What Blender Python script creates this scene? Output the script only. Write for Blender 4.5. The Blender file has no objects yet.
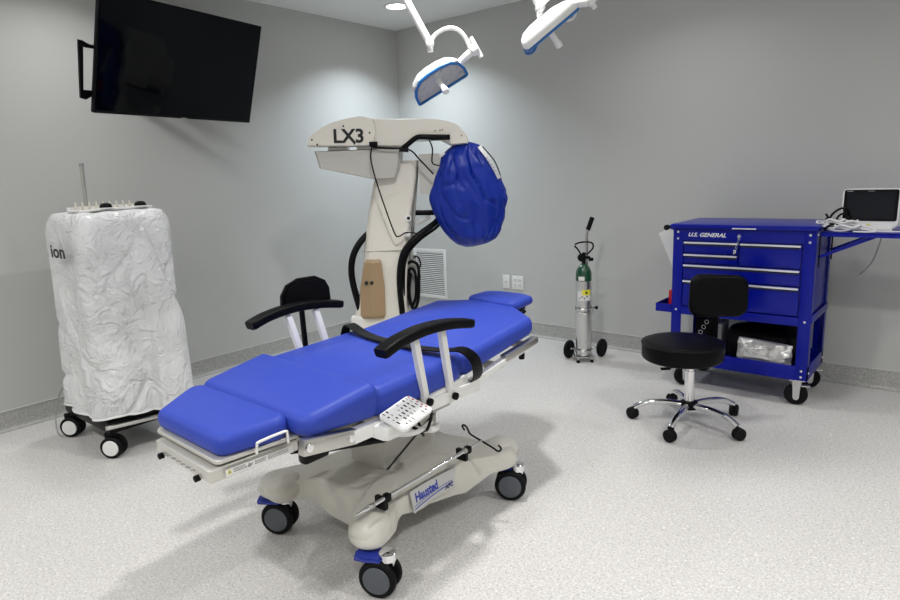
import bpy, bmesh, math, random
from mathutils import Vector, Matrix, noise
random.seed(7)
PI = math.pi
sc = bpy.context.scene
C = sc.collection

# ------------------------------------------------------------------ camera
YAW, PITCH, ROLL, FPX = -0.70077, -0.194086, -0.03977, 636.57
EYE = Vector((4.32373, -4.50209, 1.38262))
fw = Vector((math.cos(PITCH)*math.sin(YAW), math.cos(PITCH)*math.cos(YAW), math.sin(PITCH)))
rt = Vector((math.cos(YAW), -math.sin(YAW), 0)); up = rt.cross(fw)
R2 = rt*math.cos(ROLL)+up*math.sin(ROLL); U2 = -rt*math.sin(ROLL)+up*math.cos(ROLL)
cd = bpy.data.cameras.new('camera'); cam = bpy.data.objects.new('camera', cd); C.objects.link(cam)
cam.matrix_world = Matrix(((R2.x, U2.x, -fw.x, EYE.x), (R2.y, U2.y, -fw.y, EYE.y), (R2.z, U2.z, -fw.z, EYE.z), (0, 0, 0, 1)))
cd.sensor_width = 36; cd.lens = FPX/900*36; cd.clip_start = .05
sc.camera = cam

# ------------------------------------------------------------------ world, exposure
w = bpy.data.worlds.new('world'); sc.world = w; w.use_nodes = True
w.node_tree.nodes['Background'].inputs[0].default_value = (.8, .87, 1, 1)
w.node_tree.nodes['Background'].inputs[1].default_value = .05
sc.view_settings.view_transform = 'Standard'; sc.view_settings.look = 'None'
sc.view_settings.exposure = 0.36; sc.view_settings.gamma = 1
sc.view_settings.use_curve_mapping = False
# room size and ceiling lights (x, y, watts)
RX, RY, H = 5.9, -6.2, 2.7
DOWN = [(0.617, -0.617, 13), (2.75, -0.95, 4.5), (4.9, -0.9, 6),
        (0.617, -2.9, 5), (2.75, -2.6, 17), (4.9, -2.6, 18),
        (0.617, -5.1, 15), (2.75, -5.0, 20), (4.9, -5.0, 20)]

# ------------------------------------------------------------------ materials
def mat(name, col, rough=.5, metal=0, spec=.5, bump=0, bscale=60, coat=0, sheen=0, var=0, emit=0, trans=0, detail=4, subs=0):
    m = bpy.data.materials.new(name); m.use_nodes = True
    nt = m.node_tree; b = nt.nodes['Principled BSDF']
    c = (*col, 1)
    b.inputs['Base Color'].default_value = c
    b.inputs['Roughness'].default_value = rough; b.inputs['Metallic'].default_value = metal
    b.inputs['Specular IOR Level'].default_value = spec
    b.inputs['Coat Weight'].default_value = coat
    b.inputs['Sheen Weight'].default_value = sheen
    b.inputs['Transmission Weight'].default_value = trans
    if emit:
        b.inputs['Emission Color'].default_value = c; b.inputs['Emission Strength'].default_value = emit
    tc = nt.nodes.new('ShaderNodeTexCoord')
    nz = nt.nodes.new('ShaderNodeTexNoise'); nz.inputs['Scale'].default_value = bscale; nz.inputs['Detail'].default_value = detail
    nt.links.new(tc.outputs['Object'], nz.inputs['Vector'])
    v = max(var, .02)
    mx = nt.nodes.new('ShaderNodeMix'); mx.data_type = 'RGBA'
    mx.inputs[6].default_value = (*[max(0, k*(1-v)) for k in col], 1)
    mx.inputs[7].default_value = (*[min(1, k*(1+v)) for k in col], 1)
    nt.links.new(nz.outputs['Fac'], mx.inputs[0]); nt.links.new(mx.outputs[2], b.inputs['Base Color'])
    if bump:
        bp = nt.nodes.new('ShaderNodeBump'); bp.inputs['Strength'].default_value = bump; bp.inputs['Distance'].default_value = .01
        nt.links.new(nz.outputs['Fac'], bp.inputs['Height']); nt.links.new(bp.outputs['Normal'], b.inputs['Normal'])
    return m

def speckle(name, base, dark, light, rough, amt=.5):
    m = bpy.data.materials.new(name); m.use_nodes = True
    nt = m.node_tree; b = nt.nodes['Principled BSDF']; L = nt.links.new
    tc = nt.nodes.new('ShaderNodeTexCoord')
    big = nt.nodes.new('ShaderNodeTexNoise'); big.inputs['Scale'].default_value = 1.1; big.inputs['Detail'].default_value = 3
    L(tc.outputs['Object'], big.inputs['Vector'])
    r0 = nt.nodes.new('ShaderNodeMix'); r0.data_type = 'RGBA'
    r0.inputs[6].default_value = (*[k*.94 for k in base], 1); r0.inputs[7].default_value = (*[min(1, k*1.06) for k in base], 1)
    L(big.outputs['Fac'], r0.inputs[0]); cur = r0.outputs[2]
    for sc_, th, col, seed in ((150, .60, dark, 0), (95, .63, dark, 3), (120, .60, light, 7), (60, .66, light, 11)):
        n = nt.nodes.new('ShaderNodeTexNoise'); n.noise_dimensions = '4D'; n.inputs['Scale'].default_value = sc_; n.inputs['W'].default_value = seed
        n.inputs['Detail'].default_value = 1
        L(tc.outputs['Object'], n.inputs['Vector'])
        rp = nt.nodes.new('ShaderNodeMapRange'); rp.inputs[1].default_value = th-.05; rp.inputs[2].default_value = th+.05
        rp.inputs[4].default_value = amt
        L(n.outputs['Fac'], rp.inputs[0])
        mx = nt.nodes.new('ShaderNodeMix'); mx.data_type = 'RGBA'
        L(rp.outputs[0], mx.inputs[0]); L(cur, mx.inputs[6]); mx.inputs[7].default_value = (*col, 1); cur = mx.outputs[2]
    L(cur, b.inputs['Base Color']); b.inputs['Roughness'].default_value = rough
    b.inputs['Specular IOR Level'].default_value = .45
    return m

M = {}
M['wall'] = mat('wall_paint', (.52, .525, .51), .6, bump=.05, bscale=220, var=.02, spec=.35)
M['ceil'] = mat('ceiling_paint', (.80, .81, .80), .85, bump=.03, bscale=200)
M['floor'] = speckle('vinyl_floor', (.61, .595, .575), (.31, .30, .29), (.85, .835, .81), .38, .55)
M['cove'] = speckle('vinyl_cove', (.40, .40, .385), (.22, .22, .21), (.60, .59, .57), .45, .5)
M['captrim'] = mat('cap_trim', (.62, .62, .6), .35)
M['blue'] = mat('blue_vinyl', (.030, .060, .40), .5, bump=.10, bscale=14, spec=.25)
M['bagblue'] = mat('blue_nylon', (.001, .021, .29), .42, bump=.25, bscale=14, spec=.35)
M['black'] = mat('black_vinyl', (.003, .003, .004), .42, bump=.06, bscale=120, spec=.1)
M['blackp'] = mat('black_plastic', (.004, .004, .005), .35, spec=.12)
M['rubber'] = mat('black_rubber', (.006, .006, .007), .6, spec=.12)
M['hub'] = mat('grey_hub', (.085, .095, .11), .45)
M['cream'] = mat('cream_plastic', (.74, .71, .635), .35, coat=.2)
M['creamd'] = mat('cream_panel', (.52, .51, .47), .4)
M['base'] = mat('base_plastic', (.60, .585, .53), .42, bump=.04, bscale=150)
M['decal'] = mat('grey_decal', (.50, .50, .49), .4)
M['white'] = mat('white_enamel', (.78, .78, .76), .3)
M['whitep'] = mat('white_plastic', (.80, .80, .79), .4)
M['steel'] = mat('brushed_steel', (.55, .54, .51), .32, 1, bump=.03, bscale=200)
M['rail'] = mat('rail_metal', (.60, .59, .55), .38, .5)
M['chrome'] = mat('chrome', (.80, .80, .82), .08, 1)
M['alu'] = mat('aluminium', (.62, .62, .62), .28, 1, bump=.02, bscale=300)
M['pedblue'] = mat('pedal_blue', (.02, .04, .32), .4)
M['cart'] = mat('cart_blue', (.0006, .006, .27), .28, coat=.04, spec=.25)
M['cartshade'] = mat('cart_shadow_gap', (.004, .006, .05), .5)  # darker cart blue: shade under the drawer handles, put into the colour
M['strip'] = mat('handle_aluminium', (.85, .86, .9), .3, .6)
M['tan'] = mat('tan_panel', (.36, .25, .14), .5, bump=.05, bscale=40)
M['red'] = mat('red_plastic', (.5, .01, .015), .4)
M['green'] = mat('green_paint', (.005, .06, .025), .25, coat=.5)
M['yellow'] = mat('yellow_label', (.75, .7, .05), .5)
M['label'] = mat('paper_label', (.75, .75, .73), .55)
M['ink'] = mat('black_ink', (.01, .01, .012), .5)
M['inkgrey'] = mat('grey_ink', (.25, .25, .26), .5)
M['inkblue'] = mat('blue_ink', (.02, .04, .35), .5)
M['inkwhite'] = mat('white_ink', (.9, .9, .92), .4)
M['screen'] = mat('screen_glass', (.001, .002, .004), .05, spec=.17)
M['scr2'] = mat('monitor_glass', (.010, .012, .016), .12, spec=.2)
M['lens'] = mat('lamp_lens', (.42, .43, .45), .25, coat=.4)
M['lightblue'] = mat('blue_rim', (.015, .14, .42), .35)
M['hole'] = mat('vent_dark', (.16, .16, .16), .7)
M['clear'] = mat('clear_film', (.7, .7, .7), .16, .65, spec=.9, bump=1, bscale=22)
M['emit'] = mat('lamp_diffuser', (1, .98, .95), .5, emit=14)
M['paper'] = mat('paper', (.72, .73, .70), .6)
M['cablew'] = mat('white_cable', (.72, .72, .73), .4)
M['cableg'] = mat('grey_cable', (.35, .35, .36), .5)

# film: a wrinkled white plastic drape, part translucent
def film():
    m = bpy.data.materials.new('white_film'); m.use_nodes = True
    nt = m.node_tree; L = nt.links.new; b = nt.nodes['Principled BSDF']; out = nt.nodes['Material Output']
    b.inputs['Base Color'].default_value = (.90, .91, .92, 1); b.inputs['Roughness'].default_value = .32
    tc = nt.nodes.new('ShaderNodeTexCoord')
    n = nt.nodes.new('ShaderNodeTexNoise'); n.inputs['Scale'].default_value = 7; n.inputs['Detail'].default_value = 5; n.inputs['Distortion'].default_value = .8
    L(tc.outputs['Object'], n.inputs['Vector'])
    v = nt.nodes.new('ShaderNodeTexVoronoi'); v.feature = 'DISTANCE_TO_EDGE'; v.inputs['Scale'].default_value = 5
    mp = nt.nodes.new('ShaderNodeMapping'); mp.inputs['Scale'].default_value = (1, 1, .55)
    L(n.outputs['Color'], mp.inputs['Location']); L(tc.outputs['Object'], mp.inputs['Vector']); L(mp.outputs[0], v.inputs['Vector'])
    ad = nt.nodes.new('ShaderNodeMath'); ad.operation = 'ADD'; L(n.outputs['Fac'], ad.inputs[0]); L(v.outputs['Distance'], ad.inputs[1])
    bp = nt.nodes.new('ShaderNodeBump'); bp.inputs['Strength'].default_value = .85; bp.inputs['Distance'].default_value = .02
    L(ad.outputs[0], bp.inputs['Height']); L(bp.outputs[0], b.inputs['Normal'])
    tr = nt.nodes.new('ShaderNodeBsdfTranslucent'); tr.inputs[0].default_value = (.8, .82, .84, 1)
    mx = nt.nodes.new('ShaderNodeMixShader'); mx.inputs[0].default_value = .10
    L(b.outputs[0], mx.inputs[1]); L(tr.outputs[0], mx.inputs[2])
    # the film is thinner in places: the dark console shows through there
    n2 = nt.nodes.new('ShaderNodeTexNoise'); n2.inputs['Scale'].default_value = 3.2; n2.inputs['Detail'].default_value = 3
    L(tc.outputs['Object'], n2.inputs['Vector'])
    rp = nt.nodes.new('ShaderNodeMapRange'); rp.inputs[1].default_value = .38; rp.inputs[2].default_value = .66; rp.inputs[3].default_value = .04; rp.inputs[4].default_value = .22
    L(n2.outputs['Fac'], rp.inputs[0])
    tp = nt.nodes.new('ShaderNodeBsdfTransparent'); m2 = nt.nodes.new('ShaderNodeMixShader')
    L(rp.outputs[0], m2.inputs[0]); L(mx.outputs[0], m2.inputs[1]); L(tp.outputs[0], m2.inputs[2]); L(m2.outputs[0], out.inputs[0])
    return m
M['film'] = film()

# ------------------------------------------------------------------ helpers
def V(*a): return Vector(a)

def winv(o):
    m = Matrix()
    while o:
        m = Matrix.LocRotScale(o.location, o.rotation_euler, None) @ m if False else (Matrix.Translation(o.location) @ o.rotation_euler.to_matrix().to_4x4()) @ m
        o = o.parent
    return m.inverted()

def obj(name, bm, m, parent=None, world=False, smooth=38):
    if world and parent: bm.transform(winv(parent))
    bmesh.ops.recalc_face_normals(bm, faces=bm.faces)
    ca = math.radians(smooth)
    for f in bm.faces: f.smooth = True
    for e in bm.edges:
        if len(e.link_faces) == 2 and e.calc_face_angle(0) > ca: e.smooth = False
    me = bpy.data.meshes.new(name); bm.to_mesh(me); bm.free()
    ms = m if isinstance(m, (list, tuple)) else [m]
    for k in ms: me.materials.append(M[k] if isinstance(k, str) else k)
    o = bpy.data.objects.new(name, me); C.objects.link(o)
    if parent: o.parent = parent
    return o

def tag(o, label, cat, group=None, kind=None):
    o['label'] = label; o['category'] = cat
    if group: o['group'] = group
    if kind: o['kind'] = kind
    return o

def thing(name, label, cat, loc=(0, 0, 0), rz=0, group=None):
    o = bpy.data.objects.new(name, None); C.objects.link(o)
    o.location = loc; o.rotation_euler = (0, 0, rz); o.empty_display_size = .1
    return tag(o, label, cat, group)

def struct(name, bm, m, smooth=38):
    o = obj(name, bm, m, smooth=smooth); o['kind'] = 'structure'; return o

def B(): return bmesh.new()

def frame(loc, x, y):
    x = Vector(x).normalized(); y = Vector(y); y = (y-x*y.dot(x)).normalized(); z = x.cross(y)
    return Matrix(((x.x, y.x, z.x, loc[0]), (x.y, y.y, z.y, loc[1]), (x.z, y.z, z.z, loc[2]), (0, 0, 0, 1)))

def box(bm, c, s, bev=0, mx=None, seg=2):
    t = bmesh.new(); bmesh.ops.create_cube(t, size=1)
    for v in t.verts: v.co = Vector((v.co.x*s[0], v.co.y*s[1], v.co.z*s[2]))
    if bev: bmesh.ops.bevel(t, geom=t.edges[:], offset=min(bev, min(s)*.49), segments=seg, affect='EDGES', profile=.6)
    t.transform(Matrix.Translation(Vector(c)))
    if mx is not None: t.transform(mx)
    merge(bm, t)

def merge(bm, t):
    me = bpy.data.meshes.new('tmp'); t.to_mesh(me); t.free(); bm.from_mesh(me); bpy.data.meshes.remove(me)

def loft(bm, rings, cap0=True, cap1=True, closed=True, mi=0):
    vs = [[bm.verts.new(p) for p in r] for r in rings]
    n = len(vs[0])
    for a, b in zip(vs, vs[1:]):
        for i in range(n if closed else n-1):
            j = (i+1) % n
            f = bm.faces.new((a[i], a[j], b[j], b[i])); f.material_index = mi
    if cap0: bm.faces.new(vs[0][::-1])
    if cap1: bm.faces.new(vs[-1])
    return vs

def smoothpts(P, n=6):
    P = [Vector(p) for p in P]; out = []
    for i in range(len(P)-1):
        p0 = P[max(i-1, 0)]; p1 = P[i]; p2 = P[i+1]; p3 = P[min(i+2, len(P)-1)]
        for k in range(n):
            t = k/n
            out.append(.5*((2*p1)+(p2-p0)*t+(2*p0-5*p1+4*p2-p3)*t*t+(3*p1-p0-3*p2+p3)*t**3))
    out.append(P[-1]); return out

def tube(bm, P, r, seg=10, sm=0, r1=None, sx=1):
    P = smoothpts(P, sm) if sm else [Vector(p) for p in P]
    n = len(P); rings = []; prev = None
    for i, p in enumerate(P):
        t = (P[min(i+1, n-1)]-P[max(i-1, 0)])
        t = t.normalized() if t.length > 1e-9 else Vector((0, 0, 1))
        if prev is None:
            a = Vector((0, 0, 1)) if abs(t.z) < .9 else Vector((1, 0, 0))
            u = t.cross(a).normalized()
        else:
            u = (prev-t*prev.dot(t)).normalized()
        prev = u; v = t.cross(u)
        rr = r if r1 is None else r+(r1-r)*i/(n-1)
        rings.append([p+u*math.cos(2*PI*k/seg)*rr*sx+v*math.sin(2*PI*k/seg)*rr for k in range(seg)])
    loft(bm, rings)

def lathe(bm, prof, o=(0, 0, 0), ax=(0, 0, 1), seg=28):
    ax = Vector(ax).normalized(); a = Vector((1, 0, 0)) if abs(ax.x) < .9 else Vector((0, 1, 0))
    u = ax.cross(a).normalized(); v = ax.cross(u); o = Vector(o)
    rings = [[o+ax*h+(u*math.cos(2*PI*k/seg)+v*math.sin(2*PI*k/seg))*max(r, 1e-4) for k in range(seg)] for r, h in prof]
    loft(bm, rings)

def prism(bm, pts, d, mx, bev=0):
    """pts in the local xy plane, extruded 0..d along z"""
    t = bmesh.new()
    lo = [t.verts.new((x, y, 0)) for x, y in pts]; hi = [t.verts.new((x, y, d)) for x, y in pts]
    n = len(pts)
    for i in range(n): t.faces.new((lo[i], lo[(i+1) % n], hi[(i+1) % n], hi[i]))
    t.faces.new(lo[::-1]); t.faces.new(hi)
    if bev:
        es = [e for e in t.edges if abs(e.verts[0].co.z-e.verts[1].co.z) < 1e-6]
        bmesh.ops.bevel(t, geom=es, offset=bev, segments=2, affect='EDGES')
    t.transform(mx); merge(bm, t)

def rpoly(pts, rad, inset=0, seg=5):
    """rounded convex polygon (counter-clockwise) moved inward by inset"""
    n = len(pts); L = []
    for i in range(n):
        a = Vector(pts[i]); b = Vector(pts[(i+1) % n]); d = (b-a).normalized(); nn = Vector((-d.y, d.x))
        L.append((a+nn*inset, d))
    Q = []
    for i in range(n):
        (p, d), (q, e) = L[i-1], L[i]
        den = d.x*e.y-d.y*e.x
        t = ((q.x-p.x)*e.y-(q.y-p.y)*e.x)/den; Q.append(p+d*t)
    out = []
    for i in range(n):
        c = Q[i]; a = (Q[i-1]-c); b = (Q[(i+1) % n]-c)
        la, lb = a.length, b.length; a.normalize(); b.normalize()
        r0 = rad[i] if isinstance(rad, (list, tuple)) else rad
        r = max(r0-inset, .004); h = math.acos(max(-1, min(1, a.dot(b))))/2
        tl = min(r/math.tan(h), la*.48, lb*.48); r = tl*math.tan(h)
        m = (a+b).normalized(); cc = c+m*(r/math.sin(h))
        s = c+a*tl-cc; e = c+b*tl-cc
        a0 = math.atan2(s.y, s.x); a1 = math.atan2(e.y, e.x); da = (a1-a0+PI) % (2*PI)-PI
        for k in range(seg+1): out.append(Vector((cc.x+r*math.cos(a0+da*k/seg), cc.y+r*math.sin(a0+da*k/seg))))
    return out

def slab(bm, pts, zt, zb, rc=.05, re=.03, crown=.01, wob=0, reb=None):
    """soft slab: plan polygon, top height zt(x,y), bottom zb(x,y)"""
    reb = re if reb is None else reb
    rings = []
    cx = sum(p[0] for p in pts)/len(pts); cy = sum(p[1] for p in pts)/len(pts)
    for k in range(5):
        a = PI/2*k/4; R = rpoly(pts, rc, reb*(1-math.sin(a)))
        rings.append([V(p.x, p.y, zb(p.x, p.y)+reb*(1-math.cos(a))) for p in R])
    for k in range(7):
        a = PI/2*k/6; R = rpoly(pts, rc, re*(1-math.cos(a)))
        rings.append([V(p.x, p.y, zt(p.x, p.y)-re*(1-math.sin(a))) for p in R])
    last = rpoly(pts, rc, re)
    for s in (.95, .88, .78, .65, .5, .35, .2, .08):
        rings.append([V(cx+(p.x-cx)*s, cy+(p.y-cy)*s, zt(cx+(p.x-cx)*s, cy+(p.y-cy)*s)+crown*(1-s*s)) for p in last])
    if wob:
        for r in rings:
            for p in r:
                q = noise.noise(p*9)*wob; p.z += q; p.x += noise.noise(p*7+V(5, 5, 5))*wob*.6
    loft(bm, rings)

def text(s, size, mx, m, parent, name='lettering', bold=0, world=True, shear=0, ext=.0006, wide=1):
    cu = bpy.data.curves.new(name, 'FONT'); cu.body = s; cu.size = size; cu.extrude = ext; cu.offset = bold
    cu.align_x = 'LEFT'; cu.shear = shear; cu.resolution_u = 4
    o = bpy.data.objects.new(name+'_src', cu); C.objects.link(o)
    dg = bpy.context.evaluated_depsgraph_get(); me = bpy.data.meshes.new_from_object(o.evaluated_get(dg))
    bpy.data.objects.remove(o); bpy.data.curves.remove(cu)
    bm = B(); bm.from_mesh(me); bpy.data.meshes.remove(me)
    bm.transform(mx @ Matrix.Diagonal((wide, 1, 1, 1)))
    return obj(name, bm, m, parent, world)

RT = V(math.cos(YAW), -math.sin(YAW), 0)         # horizontal direction across the view
FH = V(math.sin(YAW), math.cos(YAW), 0)          # horizontal direction into the room

# ------------------------------------------------------------------ room shell
def quadbox(name, c, s, m):
    b = B(); box(b, c, s); return struct(name, b, m)
T = .12
quadbox('floor', ((RX)/2, RY/2, -.05), (RX+.24, -RY+.24, .1), 'floor')
quadbox('ceiling', (RX/2, RY/2, H+.05), (RX+.24, -RY+.24, .1), 'ceil')
quadbox('wall_left', (-T/2, RY/2, H/2), (T, -RY+2*T, H), 'wall')
quadbox('wall_right', (RX/2, T/2, H/2), (RX, T, H), 'wall')
quadbox('wall_near_right', (RX+T/2, RY/2, H/2), (T, -RY+2*T, H), 'wall')
quadbox('wall_back', (RX/2, RY-T/2, H/2), (RX, T, H), 'wall')
def cove(name, a, b, n):
    a, b, n = Vector(a), Vector(b), Vector(n); hb = .118; r = .022
    prof = [(0.0, hb), (.004, hb), (.004, r+.004)]+[(.004+r-r*math.cos(k*PI/12), .004+r-r*math.sin(k*PI/12)) for k in range(1, 7)]+[(.004+r, 0.0005), (0, .0005)]
    bm = B(); loft(bm, [[p+n*d+V(0, 0, h) for d, h in prof] for p in (a, b)])
    return struct(name, bm, 'cove')
cove('baseboard_left', (0, RY, 0), (0, 0, 0), (1, 0, 0))
cove('baseboard_right', (0, 0, 0), (RX, 0, 0), (0, -1, 0))
def cap(name, c, s):
    b = B(); box(b, c, s, .001); struct(name, b, 'captrim')
cap('trim_1', (.0035, RY/2, .1205), (.007, -RY, .005)); cap('trim_2', (RX/2, -.0035, .1205), (RX-.014, .007, .005))

# ------------------------------------------------------------------ ceiling lights
dl_labels = ['round recessed ceiling light in the corner above the microscope', 'round recessed ceiling light above the oxygen cylinder',
  'round recessed ceiling light above the monitor shelf', 'round recessed ceiling light above the draped machine', 'round recessed ceiling light above the blue patient table',
  'round recessed ceiling light over the open floor beside the black stool', 'round recessed ceiling light near the left wall behind the viewpoint',
  'round recessed ceiling light behind the foot end of the table', 'round recessed ceiling light behind the viewpoint on the right']
for (x, y, wt), lb in zip(DOWN, dl_labels):
    t = thing('ceiling_downlight', lb, 'ceiling light', (x, y, H), 0, 'round recessed ceiling lights')
    b = B(); lathe(b, [(.085, 0), (.098, 0), (.1, -.004), (.092, -.009), (.078, -.006), (.078, -.001)], seg=40); obj('trim_ring', b, 'whitep', t)
    b = B(); lathe(b, [(.078, -.001), (.078, -.004), (.03, -.005)], seg=40); obj('diffuser', b, 'emit', t)
    ld = bpy.data.lights.new('downlight', 'AREA'); ld.shape = 'DISK'; ld.size = .16; ld.energy = wt; ld.spread = math.radians(140)
    ld.color = (1, .99, .975)
    if (x, y) == (0.617, -0.617): ld.color = (.82, .92, 1); ld.spread = math.radians(118)
    lo = bpy.data.objects.new('lamp', ld); C.objects.link(lo); lo.parent = t; lo.location = (0, 0, -.012)

# ------------------------------------------------------------------ wall-mounted television
fx, fy = -100.1, 18.0
ya, pa = math.radians(fx), math.radians(fy)
f_ = V(math.cos(pa)*math.sin(ya), math.cos(pa)*math.cos(ya), math.sin(pa)); r_ = V(math.cos(ya), -math.sin(ya), 0); u_ = r_.cross(f_)
TVC = V(.422, -2.329, 2.112); TW, TH = 1.152, .654
tv = thing('television', 'large black flat television tilted down high on the left wall', 'television', TVC)
TM = frame(TVC, r_, u_)
b = B(); box(b, (0, 0, -.018), (TW, TH, .030), .004, TM); box(b, (0, -.06, -.045), (.8, .42, .03), .012, TM); obj('casing', b, 'blackp', tv, True)
b = B(); box(b, (0, .004, -.0015), (TW-.016, TH-.026, .004), 0, TM); obj('screen', b, 'screen', tv, True)
b = B(); box(b, (.02, -TH/2+.002, .0), (.045, .008, .004), .001, TM); obj('badge', b, 'steel', tv, True)
b = B()
# mount: wall plate, two arms and the tilting head with the rail seen past the screen's left edge
box(b, (.012, -2.40, 2.12), (.024, .16, .30), .004)
tube(b, [(.02, -2.40, 2.18), (.16, -2.56, 2.19), (.33, -2.34, 2.19)], .02, 8)
tube(b, [(.02, -2.40, 2.08), (.16, -2.56, 2.09), (.33, -2.34, 2.10)], .02, 8)
obj('mount_arm', b, 'blackp', tv, True)
b = B()
X0 = -TW/2-.068
prismpts = [(X0+.002, .045), (X0+.022, .045), (X0+.06, .028), (X0+.10, .028), (X0+.10, .010), (X0+.024, .014), (X0+.036, -.235), (X0+.10, -.215), (X0+.10, -.238), (X0+.055, -.268), (X0+.026, -.262)]
prism(b, prismpts, .02, TM @ Matrix.Translation((0, 0, -.075)), .002)
for yy in (.019, -.226): box(b, (-TW/2+.1, yy, -.065), (.26, .02, .012), .002, TM)
obj('mount_rail', b, 'blackp', tv, True)

# ------------------------------------------------------------------ wall vent and outlets
vt = thing('wall_vent', 'white louvered wall vent low beside the room corner', 'vent', (.30, 0, .465))
b = B(); w_, h_ = .41, .47
for s in (1, -1):
    box(b, (s*(w_/2-.016), -.006, 0), (.032, .012, h_), .002); box(b, (0, -.006, s*(h_/2-.016)), (w_-.064, .012, .032), .002)
obj('frame', b, 'white', vt)
b = B(); box(b, (0, -.001, 0), (w_-.06, .002, h_-.06)); obj('backing', b, 'hole', vt)
b = B()
for k in range(22):
    z = -h_/2+.045+k*.0185
    box(b, (0, 0, 0), (w_-.064, .0125, .0018), 0, Matrix.Translation((0, -.0068, z)) @ Matrix.Rotation(math.radians(42), 4, 'X'))
obj('louvers', b, 'white', vt)
def outlet(x, w, slots, label):
    t = thing('wall_outlet', label, 'outlet', (x, 0, .452), 0, 'wall plates above the table head')
    b = B(); box(b, (0, -.0035, 0), (w, .007, .118), .003); obj('cover_plate', b, 'white', t)
    b = B()
    for (sx, sz) in slots: box(b, (sx, -.0078, sz), (.030, .002, .030), .0008)
    obj('socket', b, 'label', t)
    for (sx, sz) in slots:
        b = B()
        for d in (-.006, .006): box(b, (sx+d, -.0092, sz+.002), (.0025, .001, .009))
        box(b, (sx, -.0092, sz-.008), (.004, .001, .004))
        obj('slot', b, 'ink', t)
outlet(1.178, .072, [(0, 0)], 'narrow white single wall plate, left of two on the wall')
outlet(1.298, .116, [(-.024, .022), (-.024, -.022), (.024, .022), (.024, -.022)], 'wide white double wall outlet, right of two plates')

# ------------------------------------------------------------------ patient table
XC = 2.54
bed = thing('surgical_table', 'blue cushioned wheeled patient table with black armrests', 'patient table', (XC, -2.75, 0))
# ---- base shell
bx, by = 2.545, -2.77
hx, hy = .345, .41
ctrl = [(-.375, -.39), (-.34, -.45), (-.23, -.44), (-.18, -.37), (-.10, -.33), (.07, -.33), (.15, -.365), (.185, -.44), (.23, -.465), (.285, -.465), (.322, -.42), (.295, -.32), (.252, -.24), (.248, -.05), (.250, .1), (.30, .22), (.345, .33), (.325, .40), (.24, .41), (.17, .37),
        (0, .32), (-.17, .37), (-.24, .41), (-.325, .40), (-.345, .33), (-.30, .2), (-.26, 0), (-.29, -.2)]
cl = smoothpts([ctrl[-1]+(0,)]+[c+(0,) for c in ctrl]+[ctrl[0]+(0,), ctrl[1]+(0,)], 5)[5:-6]
def corner(p): return max(0, 1-min((Vector((abs(p.x), abs(p.y)))-Vector((hx-.05, hy-.04))).length/.24, 1))
rings = []
for s, kz, inset in ((.55, 'b', 0), (.93, 'b', 0), (.985, 'b1', 0), (1, 'b2', 0), (.99, 't3', 0), (.97, 't2', 0), (.94, 't1', 0), (.89, 't', 0), (.8, 't', 0), (.65, 'd', 0), (.5, 'd', 0), (.3, 'd', 0), (.1, 'd', 0)):
    ring = []
    for p in cl:
        c = corner(p); zb = .100+.055*min(1, c*2.2)+.045*max(0, 1-abs(p.y+.10)/.22)*(p.x > .2); zt = .245-.012*min(1, c*1.6)
        z = {'b': zb, 'b1': zb+.004, 'b2': zb+.018, 't3': zt-.045, 't2': zt-.018, 't1': zt-.004, 't': zt, 'd': .25}[kz]
        if kz == 'b' and s < .9: z = .15
        ring.append(V(bx+p.x*s, by+p.y*s, z))
    rings.append(ring)
b = B(); loft(b, rings)
obj('base', b, 'base', bed, True, smooth=50)
# printed panel with the maker's lettering, lying on the sloping flank
SO = V(2.812, -2.965, .168); SX = V(2.814, -2.725, .170)-SO; SY = V(2.792, -2.97, .238)-SO
SP = frame(SO, SX, SY)
b = B(); prism(b, [(0, -.004), (.12, .008), (.235, .0), (.262, .072), (.10, .080), (.004, .078)], .005, SP @ Matrix.Translation((0, 0, -.002)), .001)
obj('sign_plate', b, 'decal', bed, True)
text('Hausted', .046, SP @ Matrix.Translation((.020, .030, .0035)) @ Matrix.Rotation(.04, 4, 'Z'), 'inkblue', bed, 'maker_lettering', .0014, shear=.2, wide=.82)
text('APC', .024, SP @ Matrix.Translation((.182, .012, .0035)), 'ink', bed, 'model_lettering', .0006, shear=.3)
for off, r in ((0, .0018), (.010, .0011)):
    b = B(); tube(b, [SP @ V(.008+x, .008+off+.016*math.sin(x*9), .0035) for x in [k*.022 for k in range(11)]], r, 6)
    obj('decal_stripe', b, 'inkblue', bed, True)
for sx in (-1, 1):
    for sy in (-1, 1):
        x0, x1 = sorted((bx+sx*.180, bx+sx*.312)); y0, y1 = sorted((by+sy*.315, by+sy*.465))
        b = B(); slab(b, [(x0, y0), (x1, y0), (x1, y1), (x0, y1)], lambda x, y: .252-.07*abs(y-by-sy*.30), lambda x, y: .150, .055, .045, .006)
        obj('foot_cover', b, 'base', bed, True, 60)
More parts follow.
